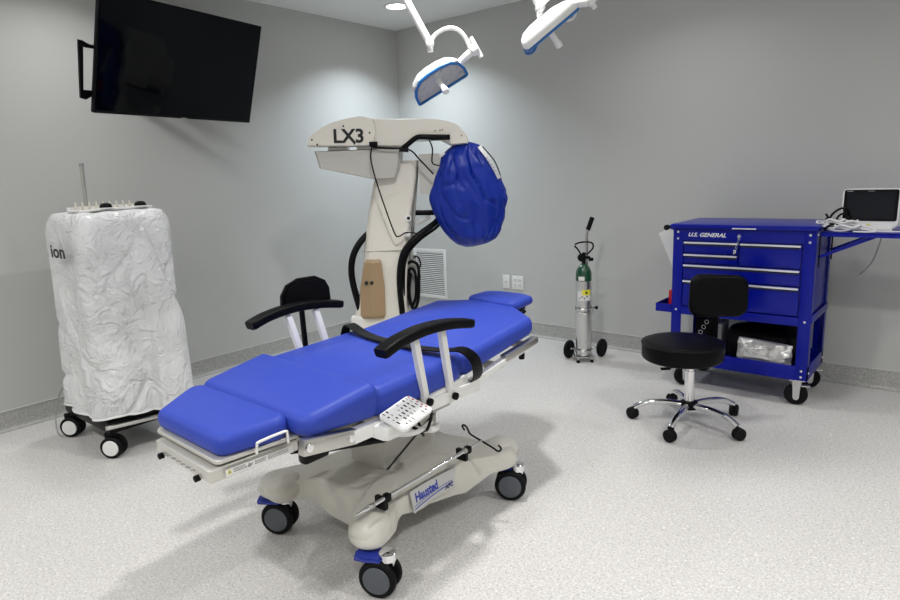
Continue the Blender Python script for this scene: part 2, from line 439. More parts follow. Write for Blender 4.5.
# ---- pedestal
b = B()
PX0, PX1, PY0, PY1 = 2.415, 2.600, -2.90, -2.60
loft(b, [[V(PX0, PY0, .235), V(PX1, PY0, .235), V(PX1, PY1, .235), V(PX0, PY1, .235)],
         [V(PX0-.02, PY0-.01, .42), V(PX1+.02, PY0-.01, .42), V(PX1+.02, PY1, .42), V(PX0-.02, PY1, .42)]])
obj('pedestal', b, 'creamd', bed, True, 20)
b = B(); tube(b, [(PX1+.004, PY0+.0, .243), (PX1+.022, PY1-.02, .40)], .0035, 6); tube(b, [(PX0, PY0-.004, .243), (PX1, PY0-.004, .243)], .0035, 6)
obj('pedestal_seam', b, 'ink', bed, True)
b = B(); box(b, (2.51, -2.75, .46), (.30, .42, .08), .02); box(b, (2.53, -2.78, .52), (.42, .5, .05), .015)
obj('lift_housing', b, 'creamd', bed, True)
for x in (2.36, 2.72):
    b = B(); tube(b, [(x, -3.40, .56), (x, -3.15, .50), (x, -2.90, .49)], .02, 8); tube(b, [(x, -3.3, .52), (x, -3.0, .45)], .016, 8)
    box(b, (x+.03, -3.34, .550), (.04, .10, .085), .012); obj('lift_linkage', b, 'blackp', bed, True)
# ---- casters (wheel pair, fork, brake pedal)
def caster(x, y, ang, pedal=True, name='caster'):
    o = bpy.data.objects.new(name, None); C.objects.link(o); o.parent = bed
    o.location = (x-bed.location.x, y-bed.location.y, 0); o.rotation_euler = (0, 0, ang)
    R = .067
    b = B(); lathe(b, [(.018, .13), (.03, .13), (.03, .155), (.02, .16)], (-.03, 0, 0)); 
    box(b, (-.012, 0, .122), (.085, .026, .03), .01); box(b, (.0, 0, .088), (.03, .022, .06), .006); obj('fork', b, 'chrome', o)
    for s in (-1, 1):
        wv = B(); y0 = s*.014
        lathe(wv, [(.02, 0), (R-.012, 0), (R-.003, .003), (R, .009), (R, .017), (R-.003, .023), (R-.009, .026), (.045, .026), (.02, .026)], (0, y0, R), (0, s, 0), 32)
        wl = obj('wheel', wv, 'rubber', o)
        hv = B(); lathe(hv, [(.049, .0265), (.047, .030), (.02, .031), (.003, .0315)], (0, y0, R), (0, s, 0), 32); h = obj('wheel_hub', hv, 'hub', o)
    if pedal:
        b = B(); prism(b, [(-.01, -.036), (.05, -.042), (.085, -.025), (.092, 0), (.085, .025), (.05, .042), (-.01, .036)], .016, Matrix.Translation((-.005, 0, .128)), .004)
        box(b, (.07, 0, .128), (.03, .05, .02), .006)
        if pedal is not True: bmesh.ops.scale(b, vec=(pedal, pedal, 1), verts=b.verts)
        obj('brake_pedal', b, 'pedblue', o)
    return o
c1 = caster(2.868, -3.197, math.radians(203)); c2 = caster(2.258, -3.165, math.radians(208))
c3 = caster(2.858, -2.405, math.radians(208), .45); c4 = caster(2.215, -2.25, math.radians(58), False)
# ---- frame
def lin(y0, z0, y1, z1): return lambda x, y: z0+(z1-z0)*(y-y0)/(y1-y0)
b = B()
def bar(bm, a, c, w, h, bev=.004):
    a, c = Vector(a), Vector(c); d = c-a; m = frame((a+c)/2, d, (0, 0, 1) if abs(d.normalized().z) < .9 else (0, 1, 0))
    box(bm, (0, 0, 0), (d.length, h, w), bev, m)
# foot board: lower tray and upper rail
slab(b, [(2.376, -3.664), (2.728, -3.684), (2.765, -3.40), (2.31, -3.40)], lin(-3.7, .596, -3.4, .606), lin(-3.7, .556, -3.4, .566), .012, .006, 0)
obj('foot_board', b, 'rail', bed, True)
b = B(); slab(b, [(2.345, -3.645), (2.735, -3.662), (2.79, -3.40), (2.285, -3.40)], lin(-3.7, .618, -3.4, .632), lin(-3.7, .604, -3.4, .618), .02, .005, 0)
obj('foot_rail', b, 'rail', bed, True)
for x in (2.42, 2.66):
    b = B(); lathe(b, [(.010, 0), (.010, .014), (.007, .016)], (x, -3.664-.014*(x-2.40)/.26, .558), (0, -1, 0), 14); obj('foot_knob', b, 'blackp', bed, True)
FL = frame((2.7405, -3.663, .588), (.095, 1, .035), (0, 0, 1))
FLm = frame((2.733, -3.655, .572), (.155, .98, .035), (0, -.03, 1))
b = B(); prism(b, [(0, 0), (.21, 0), (.21, .022), (0, .022)], .0012, FLm @ Matrix.Translation((.015, -.005, .0085))); obj('warning_label', b, 'label', bed, True)
b = B(); prism(b, [(.019, 0), (.033, 0), (.026, .013)], .0012, FLm @ Matrix.Translation((0, .003, .0098))); obj('warning_triangle', b, 'yellow', bed, True)
b = B(); prism(b, [(.0235, 0), (.0285, 0), (.026, .008)], .0012, FLm @ Matrix.Translation((0, .005, .0106)))
prism(b, [(.078, .003), (.086, .001), (.092, .005), (.096, .012), (.088, .009), (.085, .015), (.082, .009)], .001, FLm @ Matrix.Translation((0, 0, .0098)))
random.seed(5)
for x0, x1 in ((.038, .072), (.102, .136), (.143, .205)):
    for row in (.004, .0085, .013):
        x = x0
        while x < x1:
            w_ = random.uniform(.002, .006); box(b, (x+w_/2, row, .0102), (w_, .0022, .0008), 0, FLm); x += w_+.0015
obj('small_print', b, 'inkgrey', bed, True)
FEm = frame((2.41, -3.6675, .572), (1, -.056, 0), (0, 0, 1))
b = B()
for k in range(14):
    box(b, (.02+k*.016, -.002+.0045*(k % 2), .0), (random.uniform(.006, .013), .0022, .003), 0, FEm)
obj('small_print', b, 'inkgrey', bed, True)
# leg + seat + back rails on both sides
for s in (-1, 1):
    X = XC+s*.315
    b = B(); bar(b, (X, -3.46, .618), (X, -3.26, .585), .03, .05); bar(b, (X+s*.012, -3.44, .615), (X+s*.012, -3.29, .590), .012, .034)
    obj('hinge_bracket', b, 'steel', bed, True)
    for yy, zz in ((-3.445, .616), (-3.285, .589)):
        b = B(); lathe(b, [(.012, 0), (.012, .005), (.004, .006)], (X+s*.018, yy, zz), (s, 0, 0), 14); obj('bolt', b, 'chrome', bed, True)
    b = B(); bar(b, (X, -3.27, .585), (X, -2.62, .575), .035, .045); bar(b, (X, -2.66, .590), (X, -2.20, .652), .03, .026)
    obj('side_rail', b, 'white', bed, True)
    b = B(); bar(b, (X+s*.005, -2.44, .634), (X+s*.005, -2.20, .662), .034, .026, .003); obj('rail_block', b, 'steel', bed, True)
    b = B(); lathe(b, [(.012, -.0), (.014, .01), (.012, .03), (.004, .032)], (X, -2.30, .626), (0, 0, -1), 14); obj('rail_knob', b, 'blackp', bed, True)
    # handle beside the foot cushion
    b = B(); hx0 = XC+s*.246
    tube(b, [(hx0-s*.006, -3.560, .618), (hx0-s*.004, -3.558, .645), (hx0, -3.55, .653), (hx0+s*.012, -3.475, .660), (hx0+s*.014, -3.466, .652), (hx0+s*.014, -3.465, .622)], .0042, 8, 2)
    obj('foot_handle', b, 'white', bed, True)
b = B()
for yy, zz in ((-3.2, .585), (-2.9, .58), (-2.45, .6), (-2.22, .635)): bar(b, (XC-.31, yy, zz), (XC+.31, yy, zz), .05, .02)
box(b, (XC, -3.05, .607), (.56, .72, .014), .003); bar(b, (XC, -2.66, .612), (XC, -2.2, .665), .5, .012)
obj('under_frame', b, 'rail', bed, True)
# ---- cushions
b = B(); slab(b, [(2.345, -3.640), (2.735, -3.652), (2.805, -3.438), (2.225, -3.425)], lin(-3.64, .682, -3.43, .704), lin(-3.64, .618, -3.43, .632), .045, .026, .004, .003)
obj('foot_cushion', b, 'blue', bed, True, 60)
b = B(); slab(b, [(2.235, -3.432), (2.855, -3.445), (2.872, -3.150), (2.205, -3.130)], lin(-3.43, .700, -3.15, .735), lin(-3.43, .630, -3.15, .612), [.05, .05, .03, .03], .032, .006, .003)
obj('leg_cushion', b, 'blue', bed, True, 60)
b = B(); slab(b, [(2.205, -3.165), (2.872, -3.185), (2.868, -2.665), (2.212, -2.665)], lin(-3.15, .712, -2.67, .728), lin(-3.15, .605, -2.67, .612), [.03, .06, .10, .05], .036, .010, .004)
obj('seat_cushion', b, 'blue', bed, True, 60)
def zback(x, y):
    t = (y+2.70)/(2.70-2.05)
    return .716+.085*t-.052*max(0, t-.35)**1.3
b = B(); slab(b, [(2.215, -2.695), (2.866, -2.715), (2.855, -2.205), (2.66, -2.055), (2.42, -2.025), (2.225, -2.125)], zback, lambda x, y: .618+.068*(y+2.7)/.55, [.05, .05, .05, .06, .06, .05], .034, .014, .004)
obj('back_cushion', b, 'blue', bed, True, 60)
b = B(); slab(b, [(2.375, -2.065), (2.690, -2.105), (2.665, -1.90), (2.58, -1.855), (2.44, -1.85), (2.360, -1.89)], lambda x, y: .790-.02*(y+2.07), lambda x, y: .742-.0*(y+2), [.04]*6, .022, .006, .002)
obj('headrest_cushion', b, 'blue', bed, True, 60)
b = B(); bar(b, (XC, -2.25, .675), (XC, -1.95, .735), .22, .012); tube(b, [(2.66, -2.10, .70), (2.69, -2.07, .72), (2.69, -2.02, .735)], .009, 8); obj('headrest_bracket', b, 'blackp', bed, True)
# ---- strap across the table
b = B()
def strap(P, w=.055, t=.004, side=V(0, 1, 0)):
    P = smoothpts(P, 5); rings = []
    for i, p in enumerate(P):
        d = (P[min(i+1, len(P)-1)]-P[max(i-1, 0)]).normalized(); s = (side-d*side.dot(d)).normalized(); n = d.cross(s)
        rings.append([p-s*w/2, p+s*w/2, p+s*w/2+n*t, p-s*w/2+n*t])
    return rings
loft(b, strap([(2.16, -2.70, .60), (2.185, -2.70, .70), (2.205, -2.70, .745), (2.237, -2.705, .752), (2.36, -2.75, .742), (2.506, -2.785, .741), (2.70, -2.800, .742), (2.83, -2.785, .746), (2.890, -2.745, .745), (2.918, -2.71, .705), (2.900, -2.67, .64), (2.865, -2.645, .60)], .05))
obj('strap', b, 'black', bed, True)
# ---- armrests
for s in (-1, 1):
    X = XC+s*.362
    P = smoothpts([(X, -3.168, .838), (X, -3.085, .861), (X, -2.97, .873), (X, -2.84, .867), (X, -2.712, .845)], 5)
    rings = []
    for i, p in enumerate(P):
        d = (P[min(i+1, len(P)-1)]-P[max(i-1, 0)]).normalized(); n = V(1, 0, 0).cross(d).normalized()
        k = .9 if i in (0, len(P)-1) else 1
        rg = rpoly([(-.029*k, -.017*k), (.029*k, -.017*k), (.029*k, .017*k), (-.029*k, .017*k)], .008, 0, 3)
        rings.append([p+V(1, 0, 0)*q.x+n*q.y for q in rg])
    b = B(); loft(b, rings); pad = obj('armrest', b, 'black', bed, True)
    for (ya0, za0, ya1, za1, nm) in ((-2.997, .848, -2.935, .600, 0), (-2.857, .848, -2.795, .580, 1)):
        b = B(); bar(b, (X-s*.012, ya0, za0), (X-s*.03, ya1, za1), .022, .026, .003); obj('armrest_post', b, 'white', pad, True)
        b = B(); lathe(b, [(.014, 0), (.014, .012), (.005, .014)], (X-s*.016, ya1, za1+.004), (s, 0, 0), 14); obj('pivot_bolt', b, 'blackp', pad, True)
    b = B(); box(b, (0, 0, 0), (.022, .34, .05), .01, Matrix.Translation((X-s*.048, -2.85, .592)) @ Matrix.Rotation(.10, 4, 'X')); obj('armrest_beam', b, 'white', bed, True)
# ---- side pad on a black post
b = B()
pp = [(-.115, -.045), (.115, -.045), (.112, .01), (.095, .045), (.05, .068), (-.03, .066), (-.085, .042), (-.112, 0)]
prism(b, [(x*.98, y) for x, y in pp], .045, frame((2.10, -2.845, .912), (.25, 1, 0), (0, 0, 1)), .014)
sp = obj('side_pad', b, 'black', bed, True)
b = B(); tube(b, [(2.112, -2.87, .90), (2.118, -2.868, .64)], .012, 10); bar(b, (2.112, -2.90, .645), (2.18, -2.84, .645), .03, .025); obj('side_pad_post', b, 'blackp', sp, True)
# ---- hand control / keypad
KA, KB, KC, KD = V(2.882, -3.176, .630), V(2.987, -3.165, .600), V(2.987, -3.030, .643), V(2.882, -3.024, .650)
KM = frame(KA, KB-KA, KD-KA); kw, kh = (KB-KA).length, (KD-KA).length
b = B(); slabp = rpoly([(0, 0), (kw, 0), (kw, kh), (0, kh)], .014, 0, 4); prism(b, [(q.x, q.y) for q in slabp], .018, KM @ Matrix.Translation((0, 0, -.014)), .004)
kp = obj('keypad', b, 'whitep', bed, True)
b = B()
random.seed(3)
for i in range(5):
    for j in range(8):
        if random.random() < .2: continue
        wd = random.uniform(.006, .015); cx_, cy_ = .014+i*(kw-.028)/4, .012+j*(kh-.036)/7
        box(b, (cx_, cy_, .0047), (wd, random.choice((.0018, .003, .005)), .0012), 0, KM)
obj('keypad_marking', b, 'ink', kp, True)
b = B()
for i in range(5): box(b, (.012+i*.019, kh-.012, .0052), (.008, .004, .0012), 0, KM)
obj('keypad_light', b, 'red', kp, True)
b = B()
tube(b, [(2.90, -3.03, .625), (2.91, -2.97, .60), (2.90, -2.94, .56), (2.87, -2.93, .50), (2.82, -2.9, .47), (2.76, -2.93, .47)], .006, 8, 5)
tube(b, [(2.80, -2.99, .53), (2.83, -2.93, .48), (2.80, -2.88, .44), (2.74, -2.84, .46)], .006, 8, 5); obj('keypad_cord', b, 'blackp', bed, True)
b = B(); tube(b, [(2.60, -3.12, .50), (2.78, -3.05, .50), (2.86, -2.99, .50), (2.84, -2.88, .50)], .009, 8, 4); tube(b, [(2.70, -2.95, .47), (2.84, -2.88, .47), (2.80, -2.8, .45)], .012, 8, 4)
box(b, (2.885, -3.13, .575), (.09, .12, .05), .018); obj('control_housing', b, 'white', bed, True)
# clips for the pole
clips = []
for (t, z) in ((0.15, 0), (.93, 0)):
    p = V(2.835, -3.20, .303).lerp(V(2.868, -2.665, .337), t)
    b = B(); box(b, (0, 0, -.002), (.026, .024, .028), .006, Matrix.Translation(p)); box(b, (-.030, 0, -.030), (.05, .018, .045), .004, Matrix.Translation(p)); obj('pole_clip', b, 'blackp', bed, True)

# ------------------------------------------------------------------ pole stored along the table base
pa_, pb_ = V(2.835, -3.20, .303), V(2.868, -2.665, .337)
ivp = thing('iv_pole', 'thin chrome drip pole with double hook clipped along the table base', 'pole', pa_)
b = B(); d = (pb_-pa_).normalized()
tube(b, [pa_-d*.055, pa_-d*.02], .003, 10, 0, .006); tube(b, [pa_-d*.02, pb_-d*.03], .0068, 12); tube(b, [pb_-d*.03, pb_+d*.045], .005, 10); obj('pole', b, 'chrome', ivp, True)
b = B(); lathe(b, [(.0095, 0), (.0095, .02), (.008, .022)], pa_+d*.0, d, 14); obj('collar', b, 'steel', ivp, True); b = B(); lathe(b, [(.011, 0), (.011, .03), (.007, .033)], pb_-d*.06, d, 14); obj('collar', b, 'steel', ivp, True)
b = B(); e = pb_+d*.045; u = (RT*.80-V(0, 0, 1)*.50+FH*-.15).normalized()
tube(b, [e-u*.078+V(0, 0, .002), e-u*.088+V(0, 0, .012), e-u*.083+V(0, 0, .022), e-u*.07+V(0, 0, .022), e-u*.060+V(0, 0, .010), e-u*.05, e, e+u*.055, e+u*.072+V(0, 0, -.002), e+u*.086+V(0, 0, .006), e+u*.09+V(0, 0, .02), e+u*.078+V(0, 0, .026)], .004, 8, 4)
obj('hook', b, 'blackp', ivp, True)

# ------------------------------------------------------------------ operating microscope on its column
D0 = 4.0
MO = EYE+FH*D0; MO.z = 0
mic = thing('operating_microscope', 'tall cream operating microscope column with a long overhead arm', 'microscope', MO+RT*-.42, math.atan2(RT.y, RT.x))
MF = lambda dy=0: Matrix(((RT.x, 0, -FH.x, MO.x+FH.x*dy), (RT.y, 0, -FH.y, MO.y+FH.y*dy), (0, 1, 0, 0), (0, 0, 0, 1)))  # local x across, y up, z towards the viewer
MO += FH*.12
def MP(x, z, dy=0): return MO+RT*x+FH*dy+V(0, 0, z)
# floor base (behind the table) and column
b = B()
box(b, (-.42, .07, 0), (.62, .12, .62), .03, MF(.1)); box(b, (-.47, .29, 0), (.30, .36, .34), .04, MF(.1))
obj('base', b, 'cream', mic, True)
b = B()
for sx, sz in ((-.68, .36), (-.68, -.30), (-.16, .36), (-.16, -.30)):
    lathe(b, [(.03, -.014), (.04, -.012), (.04, .012), (.03, .014)], MP(sx, .04, .1-sz*.9), RT, 16)
obj('wheels', b, 'rubber', mic, True)
b = B(); rings = []
for z, xl, xr, dd in ((.34, -.66, -.285, .20), (.46, -.635, -.285, .195), (.70, -.575, -.275, .18), (.87, -.545, -.26, .17), (.93, -.540, -.255, .16), (1.15, -.50, -.225, .15), (1.38, -.445, -.18, .14), (1.48, -.42, -.17, .14)):
    R = rpoly([(xl, -dd), (xr, -dd), (xr+.005, dd), (xl-.005, dd)], [.07, .03, .03, .07], 0, 5)
    rings.append([MP(q.x, z, q.y+.06) for q in R])
loft(b, rings); obj('column', b, 'cream', mic, True, 60)
b = B(); tube(b, [MP(-.545, .925, -.095), MP(-.26, .925, -.11), MP(-.25, .925, .0)], .0025, 6); obj('column_seam', b, 'inkgrey', mic, True)
b = B()
rings = []
for z, xl, xr in ((.50, -.560, -.425), (.52, -.575, -.415), (.70, -.565, -.412), (.86, -.530, -.425), (.875, -.520, -.435)):
    k = .012 if z in (.50, .875) else .03
    rings.append([MP(xl, z, -.135), MP((xl*.55+xr*.45), z, -.140-k), MP(xr, z, -.145), MP(xr, z, -.06), MP(xl, z, -.05)])
loft(b, rings); tp = obj('tan_cover', b, 'tan', mic, True, 20)
b = B()
for x in (-.522, -.487): lathe(b, [(.012, 0), (.012, .02), (.008, .024)], MP(x, .735, -.150), -FH, 12)
obj('socket_knob', b, 'ink', tp, True)
b = B(); tube(b, [MP(-.175, 1.44, -.02), MP(-.285, .50, -.02)], .011, 8); obj('column_trim', b, 'steel', mic, True)
b = B(); lathe(b, [(.022, 0), (.022, .008), (.01, .009)], MP(-.245, 1.125, -.085), -FH, 16); box(b, (-.25, 1.03, .11), (.035, .035, .03), .008, MF()); obj('column_button', b, 'white', mic, True)
b = B(); lathe(b, [(.011, .009), (.01, .011)], MP(-.240, 1.125, -.085), -FH, 12); obj('button_centre', b, 'ink', mic, True)
# hoses
b = B(); tube(b, [MP(-.50, 1.04, -.02), MP(-.56, .98, -.06), MP(-.605, .90, -.08), MP(-.622, .80, -.09), MP(-.61, .68, -.09), MP(-.575, .52, -.09)], .021, 12, 5)
obj('side_hose', b, 'blackp', mic, True)
b = B(); box(b, (-.60, .475, .10), (.08, .075, .07), .01, MF()); obj('hose_socket', b, 'white', mic, True)
b = B(); tube(b, [MP(-.02, 1.15, .05), MP(-.07, 1.09, -.02), MP(-.19, 1.01, -.09), MP(-.27, .93, -.12), MP(-.305, .83, -.13), MP(-.315, .70, -.13), MP(-.308, .52, -.13)], .019, 12, 5)
tube(b, [MP(-.01, 1.14, .09), MP(-.06, 1.06, .02), MP(-.17, .99, -.06), MP(-.25, .91, -.10), MP(-.285, .80, -.11), MP(-.30, .52, -.11)], .010, 10, 5)
obj('support_hose', b, 'blackp', mic, True)
b = B(); tube(b, [MP(-.21, 1.15, .04), MP(-.035, 1.145, .04)], .018, 10); obj('support_bar', b, 'blackp', mic, True)
b = B(); tube(b, [MP(-.20, 1.075, .06), MP(-.11, 1.12, .06)], .014, 10); obj('support_strut', b, 'white', mic, True)
# looped cables on the right flank
b = B()
tube(b, [MP(-.26, .83, -.02), MP(-.235, .845, -.05), MP(-.20, .82, -.05), MP(-.195, .74, -.05), MP(-.205, .60, -.05), MP(-.235, .53, -.05), MP(-.265, .60, -.05), MP(-.275, .72, -.05), MP(-.25, .80, -.05), MP(-.215, .76, -.06), MP(-.22, .62, -.06), MP(-.25, .56, -.06), MP(-.262, .66, -.06), MP(-.245, .77, -.06)], .010, 8, 4)
tube(b, [MP(-.22, .87, -.02), MP(-.195, .87, -.03), MP(-.18, .82, -.03), MP(-.20, .78, -.03), MP(-.185, .74, -.03)], .005, 6, 4)
obj('cable_loop', b, 'blackp', mic, True)
b = B(); box(b, (-.232, .67, -.0), (.045, .42, .03), .006, MF(.0)); obj('cable_holder', b, 'decal', mic, True)
# lower arm box
b = B()
low = [(-.795, 1.555), (-.77, 1.452), (-.55, 1.40), (-.43, 1.372), (-.305, 1.374), (-.275, 1.45), (-.262, 1.545), (-.4, 1.556)]
rings = []
for dz, k in ((-.13, .94), (-.11, 1), (.10, 1), (.13, .93)):
    cx_, cz_ = -.53, 1.46
    rings.append([MP(cx_+(x-cx_)*k, cz_+(z-cz_)*k, dz) for x, z in low])
loft(b, rings); lowo = obj('swing_arm', b, 'creamd', mic, True, 25)
b = B(); box(b, (-.66, 1.567, 0), (.12, .022, .12), .004, MF()); box(b, (-.42, 1.567, 0), (.24, .022, .14), .004, MF()); obj('swing_joint', b, 'steel', mic, True)
# main housing
def house(out, d0, d1, m, name, k=.93):
    b = B(); n = len(out); cx_ = sum(q[0] for q in out)/n; cz_ = sum(q[1] for q in out)/n
    rg = []
    for dz, kk in ((d0, k), (d0+.012, .985), (d0+.03, 1), (d1-.03, 1), (d1-.012, .985), (d1, k)):
        rg.append([MP(cx_+(x-cx_)*(1-(1-kk)*.35), cz_+(z-cz_)*kk, dz) for x, z in out])
    loft(b, rg); return obj(name, b, m, mic, True, 30)
top1 = smoothpts([(-.832, 1.585, 0), (-.818, 1.632, 0), (-.77, 1.668, 0), (-.69, 1.712, 0), (-.60, 1.735, 0), (-.50, 1.748, 0), (-.42, 1.735, 0)], 3)
front = [(p.x, p.y) for p in top1]+[(-.405, 1.66), (-.425, 1.572), (-.6, 1.575)]
house(front, -.155, .0, 'cream', 'front_housing')
bk = smoothpts([(-.78, 1.60, 0), (-.76, 1.665, 0), (-.66, 1.725, 0), (-.55, 1.758, 0), (-.50, 1.762, 0)], 3)
house([(p.x, p.y) for p in bk]+[(-.49, 1.70), (-.5, 1.60)], -.02, .16, 'cream', 'rear_housing')
arm = smoothpts([(-.46, 1.735, 0), (-.25, 1.728, 0), (-.08, 1.722, 0), (.04, 1.700, 0), (.10, 1.668, 0), (.145, 1.61, 0), (.150, 1.565, 0)], 3)
house([(p.x, p.y) for p in arm]+[(.05, 1.56), (-.02, 1.60), (-.18, 1.60), (-.27, 1.563), (-.46, 1.572)], -.13, .14, 'cream', 'arm_housing')
text('LX3', .112, MF(-.156) @ Matrix.Translation((-.668, 1.600, 0)) @ Matrix.Rotation(-.02, 4, 'Z'), 'ink', mic, 'model_lettering', .0032, ext=.001, wide=1.0)
b = B()
for x, z in ((-.795, 1.622), (-.765, 1.593), (-.60, 1.695), (-.54, 1.590), (-.445, 1.65)): lathe(b, [(.006, 0), (.006, .003), (.002, .004)], MP(x, z, -.152), -FH, 10)
for x, z in ((-.05, 1.648), (-.02, 1.65), (-.005, 1.652), (.11, 1.615)): lathe(b, [(.004, 0), (.004, .003), (.002, .004)], MP(x, z, -.13), -FH, 10)
obj('screws', b, 'ink', mic, True)
# black handle arm + wires
b = B(); HB = smoothpts([MP(-.255, 1.545, -.155), MP(-.215, 1.575, -.155), MP(-.16, 1.612, -.155), MP(-.10, 1.612, -.155), MP(.01, 1.608, -.155)], 3)
tube(b, HB, .016, 10); box(b, (-.02, 1.606, 0), (.12, .032, .03), .006, MF(-.155)); obj('handle_arm', b, 'blackp', mic, True)
b = B()
tube(b, [MP(-.43, 1.585, -.16), MP(-.445, 1.50, -.17), MP(-.42, 1.36, -.17), MP(-.37, 1.18, -.17), MP(-.325, 1.035, -.16), MP(-.30, 1.02, -.15), MP(-.25, 1.04, -.13), MP(-.15, 1.02, -.05), MP(-.06, 1.06, 0), MP(-.04, 1.12, .04)], .0045, 6, 5)
tube(b, [MP(-.43, 1.565, -.16), MP(-.33, 1.555, -.16), MP(-.21, 1.54, -.16), MP(-.15, 1.48, -.16), MP(-.07, 1.39, -.16)], .0055, 6, 5)
tube(b, [MP(-.09, 1.60, -.14), MP(-.07, 1.54, -.15), MP(-.075, 1.46, -.14), MP(-.03, 1.44, -.12)], .0045, 6, 5)
tube(b, [MP(-.27, 1.545, -.16), MP(-.215, 1.54, -.165)], .014, 8); box(b, (-.425, 1.582, 0), (.05, .03, .03), .005, MF(-.16))
obj('wiring', b, 'blackp', mic, True)
b = B(); rings = []
for z, k in ((1.27, .95), (1.28, 1), (1.50, 1), (1.515, .93)):
    rings.append([MP(-.095+sx*.065*k, z, .02+sy*.10) for sx, sy in ((-1, -1), (1, -1), (1, 1), (-1, 1))])
loft(b, rings); obj('beam_splitter_box', b, 'creamd', mic, True)
b = B(); bar(b, MP(-.13, 1.505, -.05), MP(.10, 1.505, -.05), .05, .02); tube(b, [MP(.10, 1.58, 0), MP(.12, 1.40, 0)], .04, 14); obj('carrier', b, 'white', mic, True)

# ------------------------------------------------------------------ blue cover bag over the microscope head
bag = thing('microscope_cover', 'deep blue fabric bag hanging over the microscope head', 'cover bag', MP(.14, .92, -.05))
# silhouette (left, right) at heights
sil = [(.925, .110, .165), (.945, .055, .26), (.975, .02, .315), (1.02, -.02, .345), (1.06, -.045, .355), (1.10, -.065, .368), (1.16, -.085, .372), (1.22, -.098, .385), (1.28, -.100, .378), (1.34, -.085, .355), (1.40, -.055, .325), (1.45, -.035, .290), (1.50, -.02, .262), (1.535, .015, .245), (1.562, .055, .22), (1.583, .095, .150)]
pz = [s[0] for s in sil]
def interp(z):
    for a, c in zip(sil, sil[1:]):
        if a[0] <= z <= c[0]:
            t = (z-a[0])/(c[0]-a[0]); return a[1]+(c[1]-a[1])*t, a[2]+(c[2]-a[2])*t
    return sil[-1][1:]
b = B(); rings = []; NZ = 70; NA = 110
random.seed(21); planes = []
for k in range(64):
    zz = random.uniform(-1, 1); aa = random.uniform(0, 2*PI); q = math.sqrt(1-zz*zz)
    planes.append((V(q*math.cos(aa), q*math.sin(aa), zz), random.uniform(.80, .97)))
for i in range(NZ+1):
    z = .925+(1.578-.925)*i/NZ; l, r = interp(z); cx_ = (l+r)/2; hw = (r-l)/2*1.07; dp = min(hw*.9, .16)
    ring = []
    for k in range(NA):
        a = 2*PI*k/NA; dz = (z-1.22)/.34
        u = V(math.cos(a), math.sin(a), dz*.9)
        f = min([d/max(.05, n.dot(u)) for n, d in planes]+[1.06])
        f = max(.78, f)
        w1 = noise.noise(V(math.cos(a)*2, math.sin(a)*2+z*3, z*4)); f -= .09*(1-min(1, abs(w1)*7))
        w2 = noise.noise(V(math.cos(a)*3+z*4, math.sin(a)*3, z*3+7)); f -= .06*(1-min(1, abs(w2)*7))
        g = max(0, (z-1.42)/.16); f -= .10*g*(1-abs(math.sin(4*a+z*9)))
        edge = abs(math.cos(a))**2
        fx = 1-(1-f)*.35
        ring.append(MP(cx_+hw*math.cos(a)*fx, z, -.04-dp*math.sin(a)*f))
    rings.append(ring)
loft(b, rings); obj('bag', b, 'bagblue', bag, True, 60)
b = B(); loft(b, strap([MP(.215, 1.545, -.13), MP(.262, 1.48, -.145), MP(.305, 1.41, -.13), MP(.335, 1.35, -.11)], .022, .004, RT)); obj('zip_edge', b, 'white', bag, True)
b = B(); tube(b, [MP(.235, 1.545, -.11), MP(.30, 1.47, -.10), MP(.335, 1.40, -.07), MP(.352, 1.33, -.06)], .004, 6, 4); obj('drawcord', b, 'ink', bag, True)
b = B()
for k in range(6): 
    p = MP(.258+.040*k/3, 1.475-.020*k, -.1535+.002*k)
    box(b, (0, 0, 0), (.008, .008, .003), 0, Matrix.Translation(p) @ Matrix.Rotation(YAW*-1, 4, 'Z'))
obj('zip_print', b, 'inkblue', bag, True)

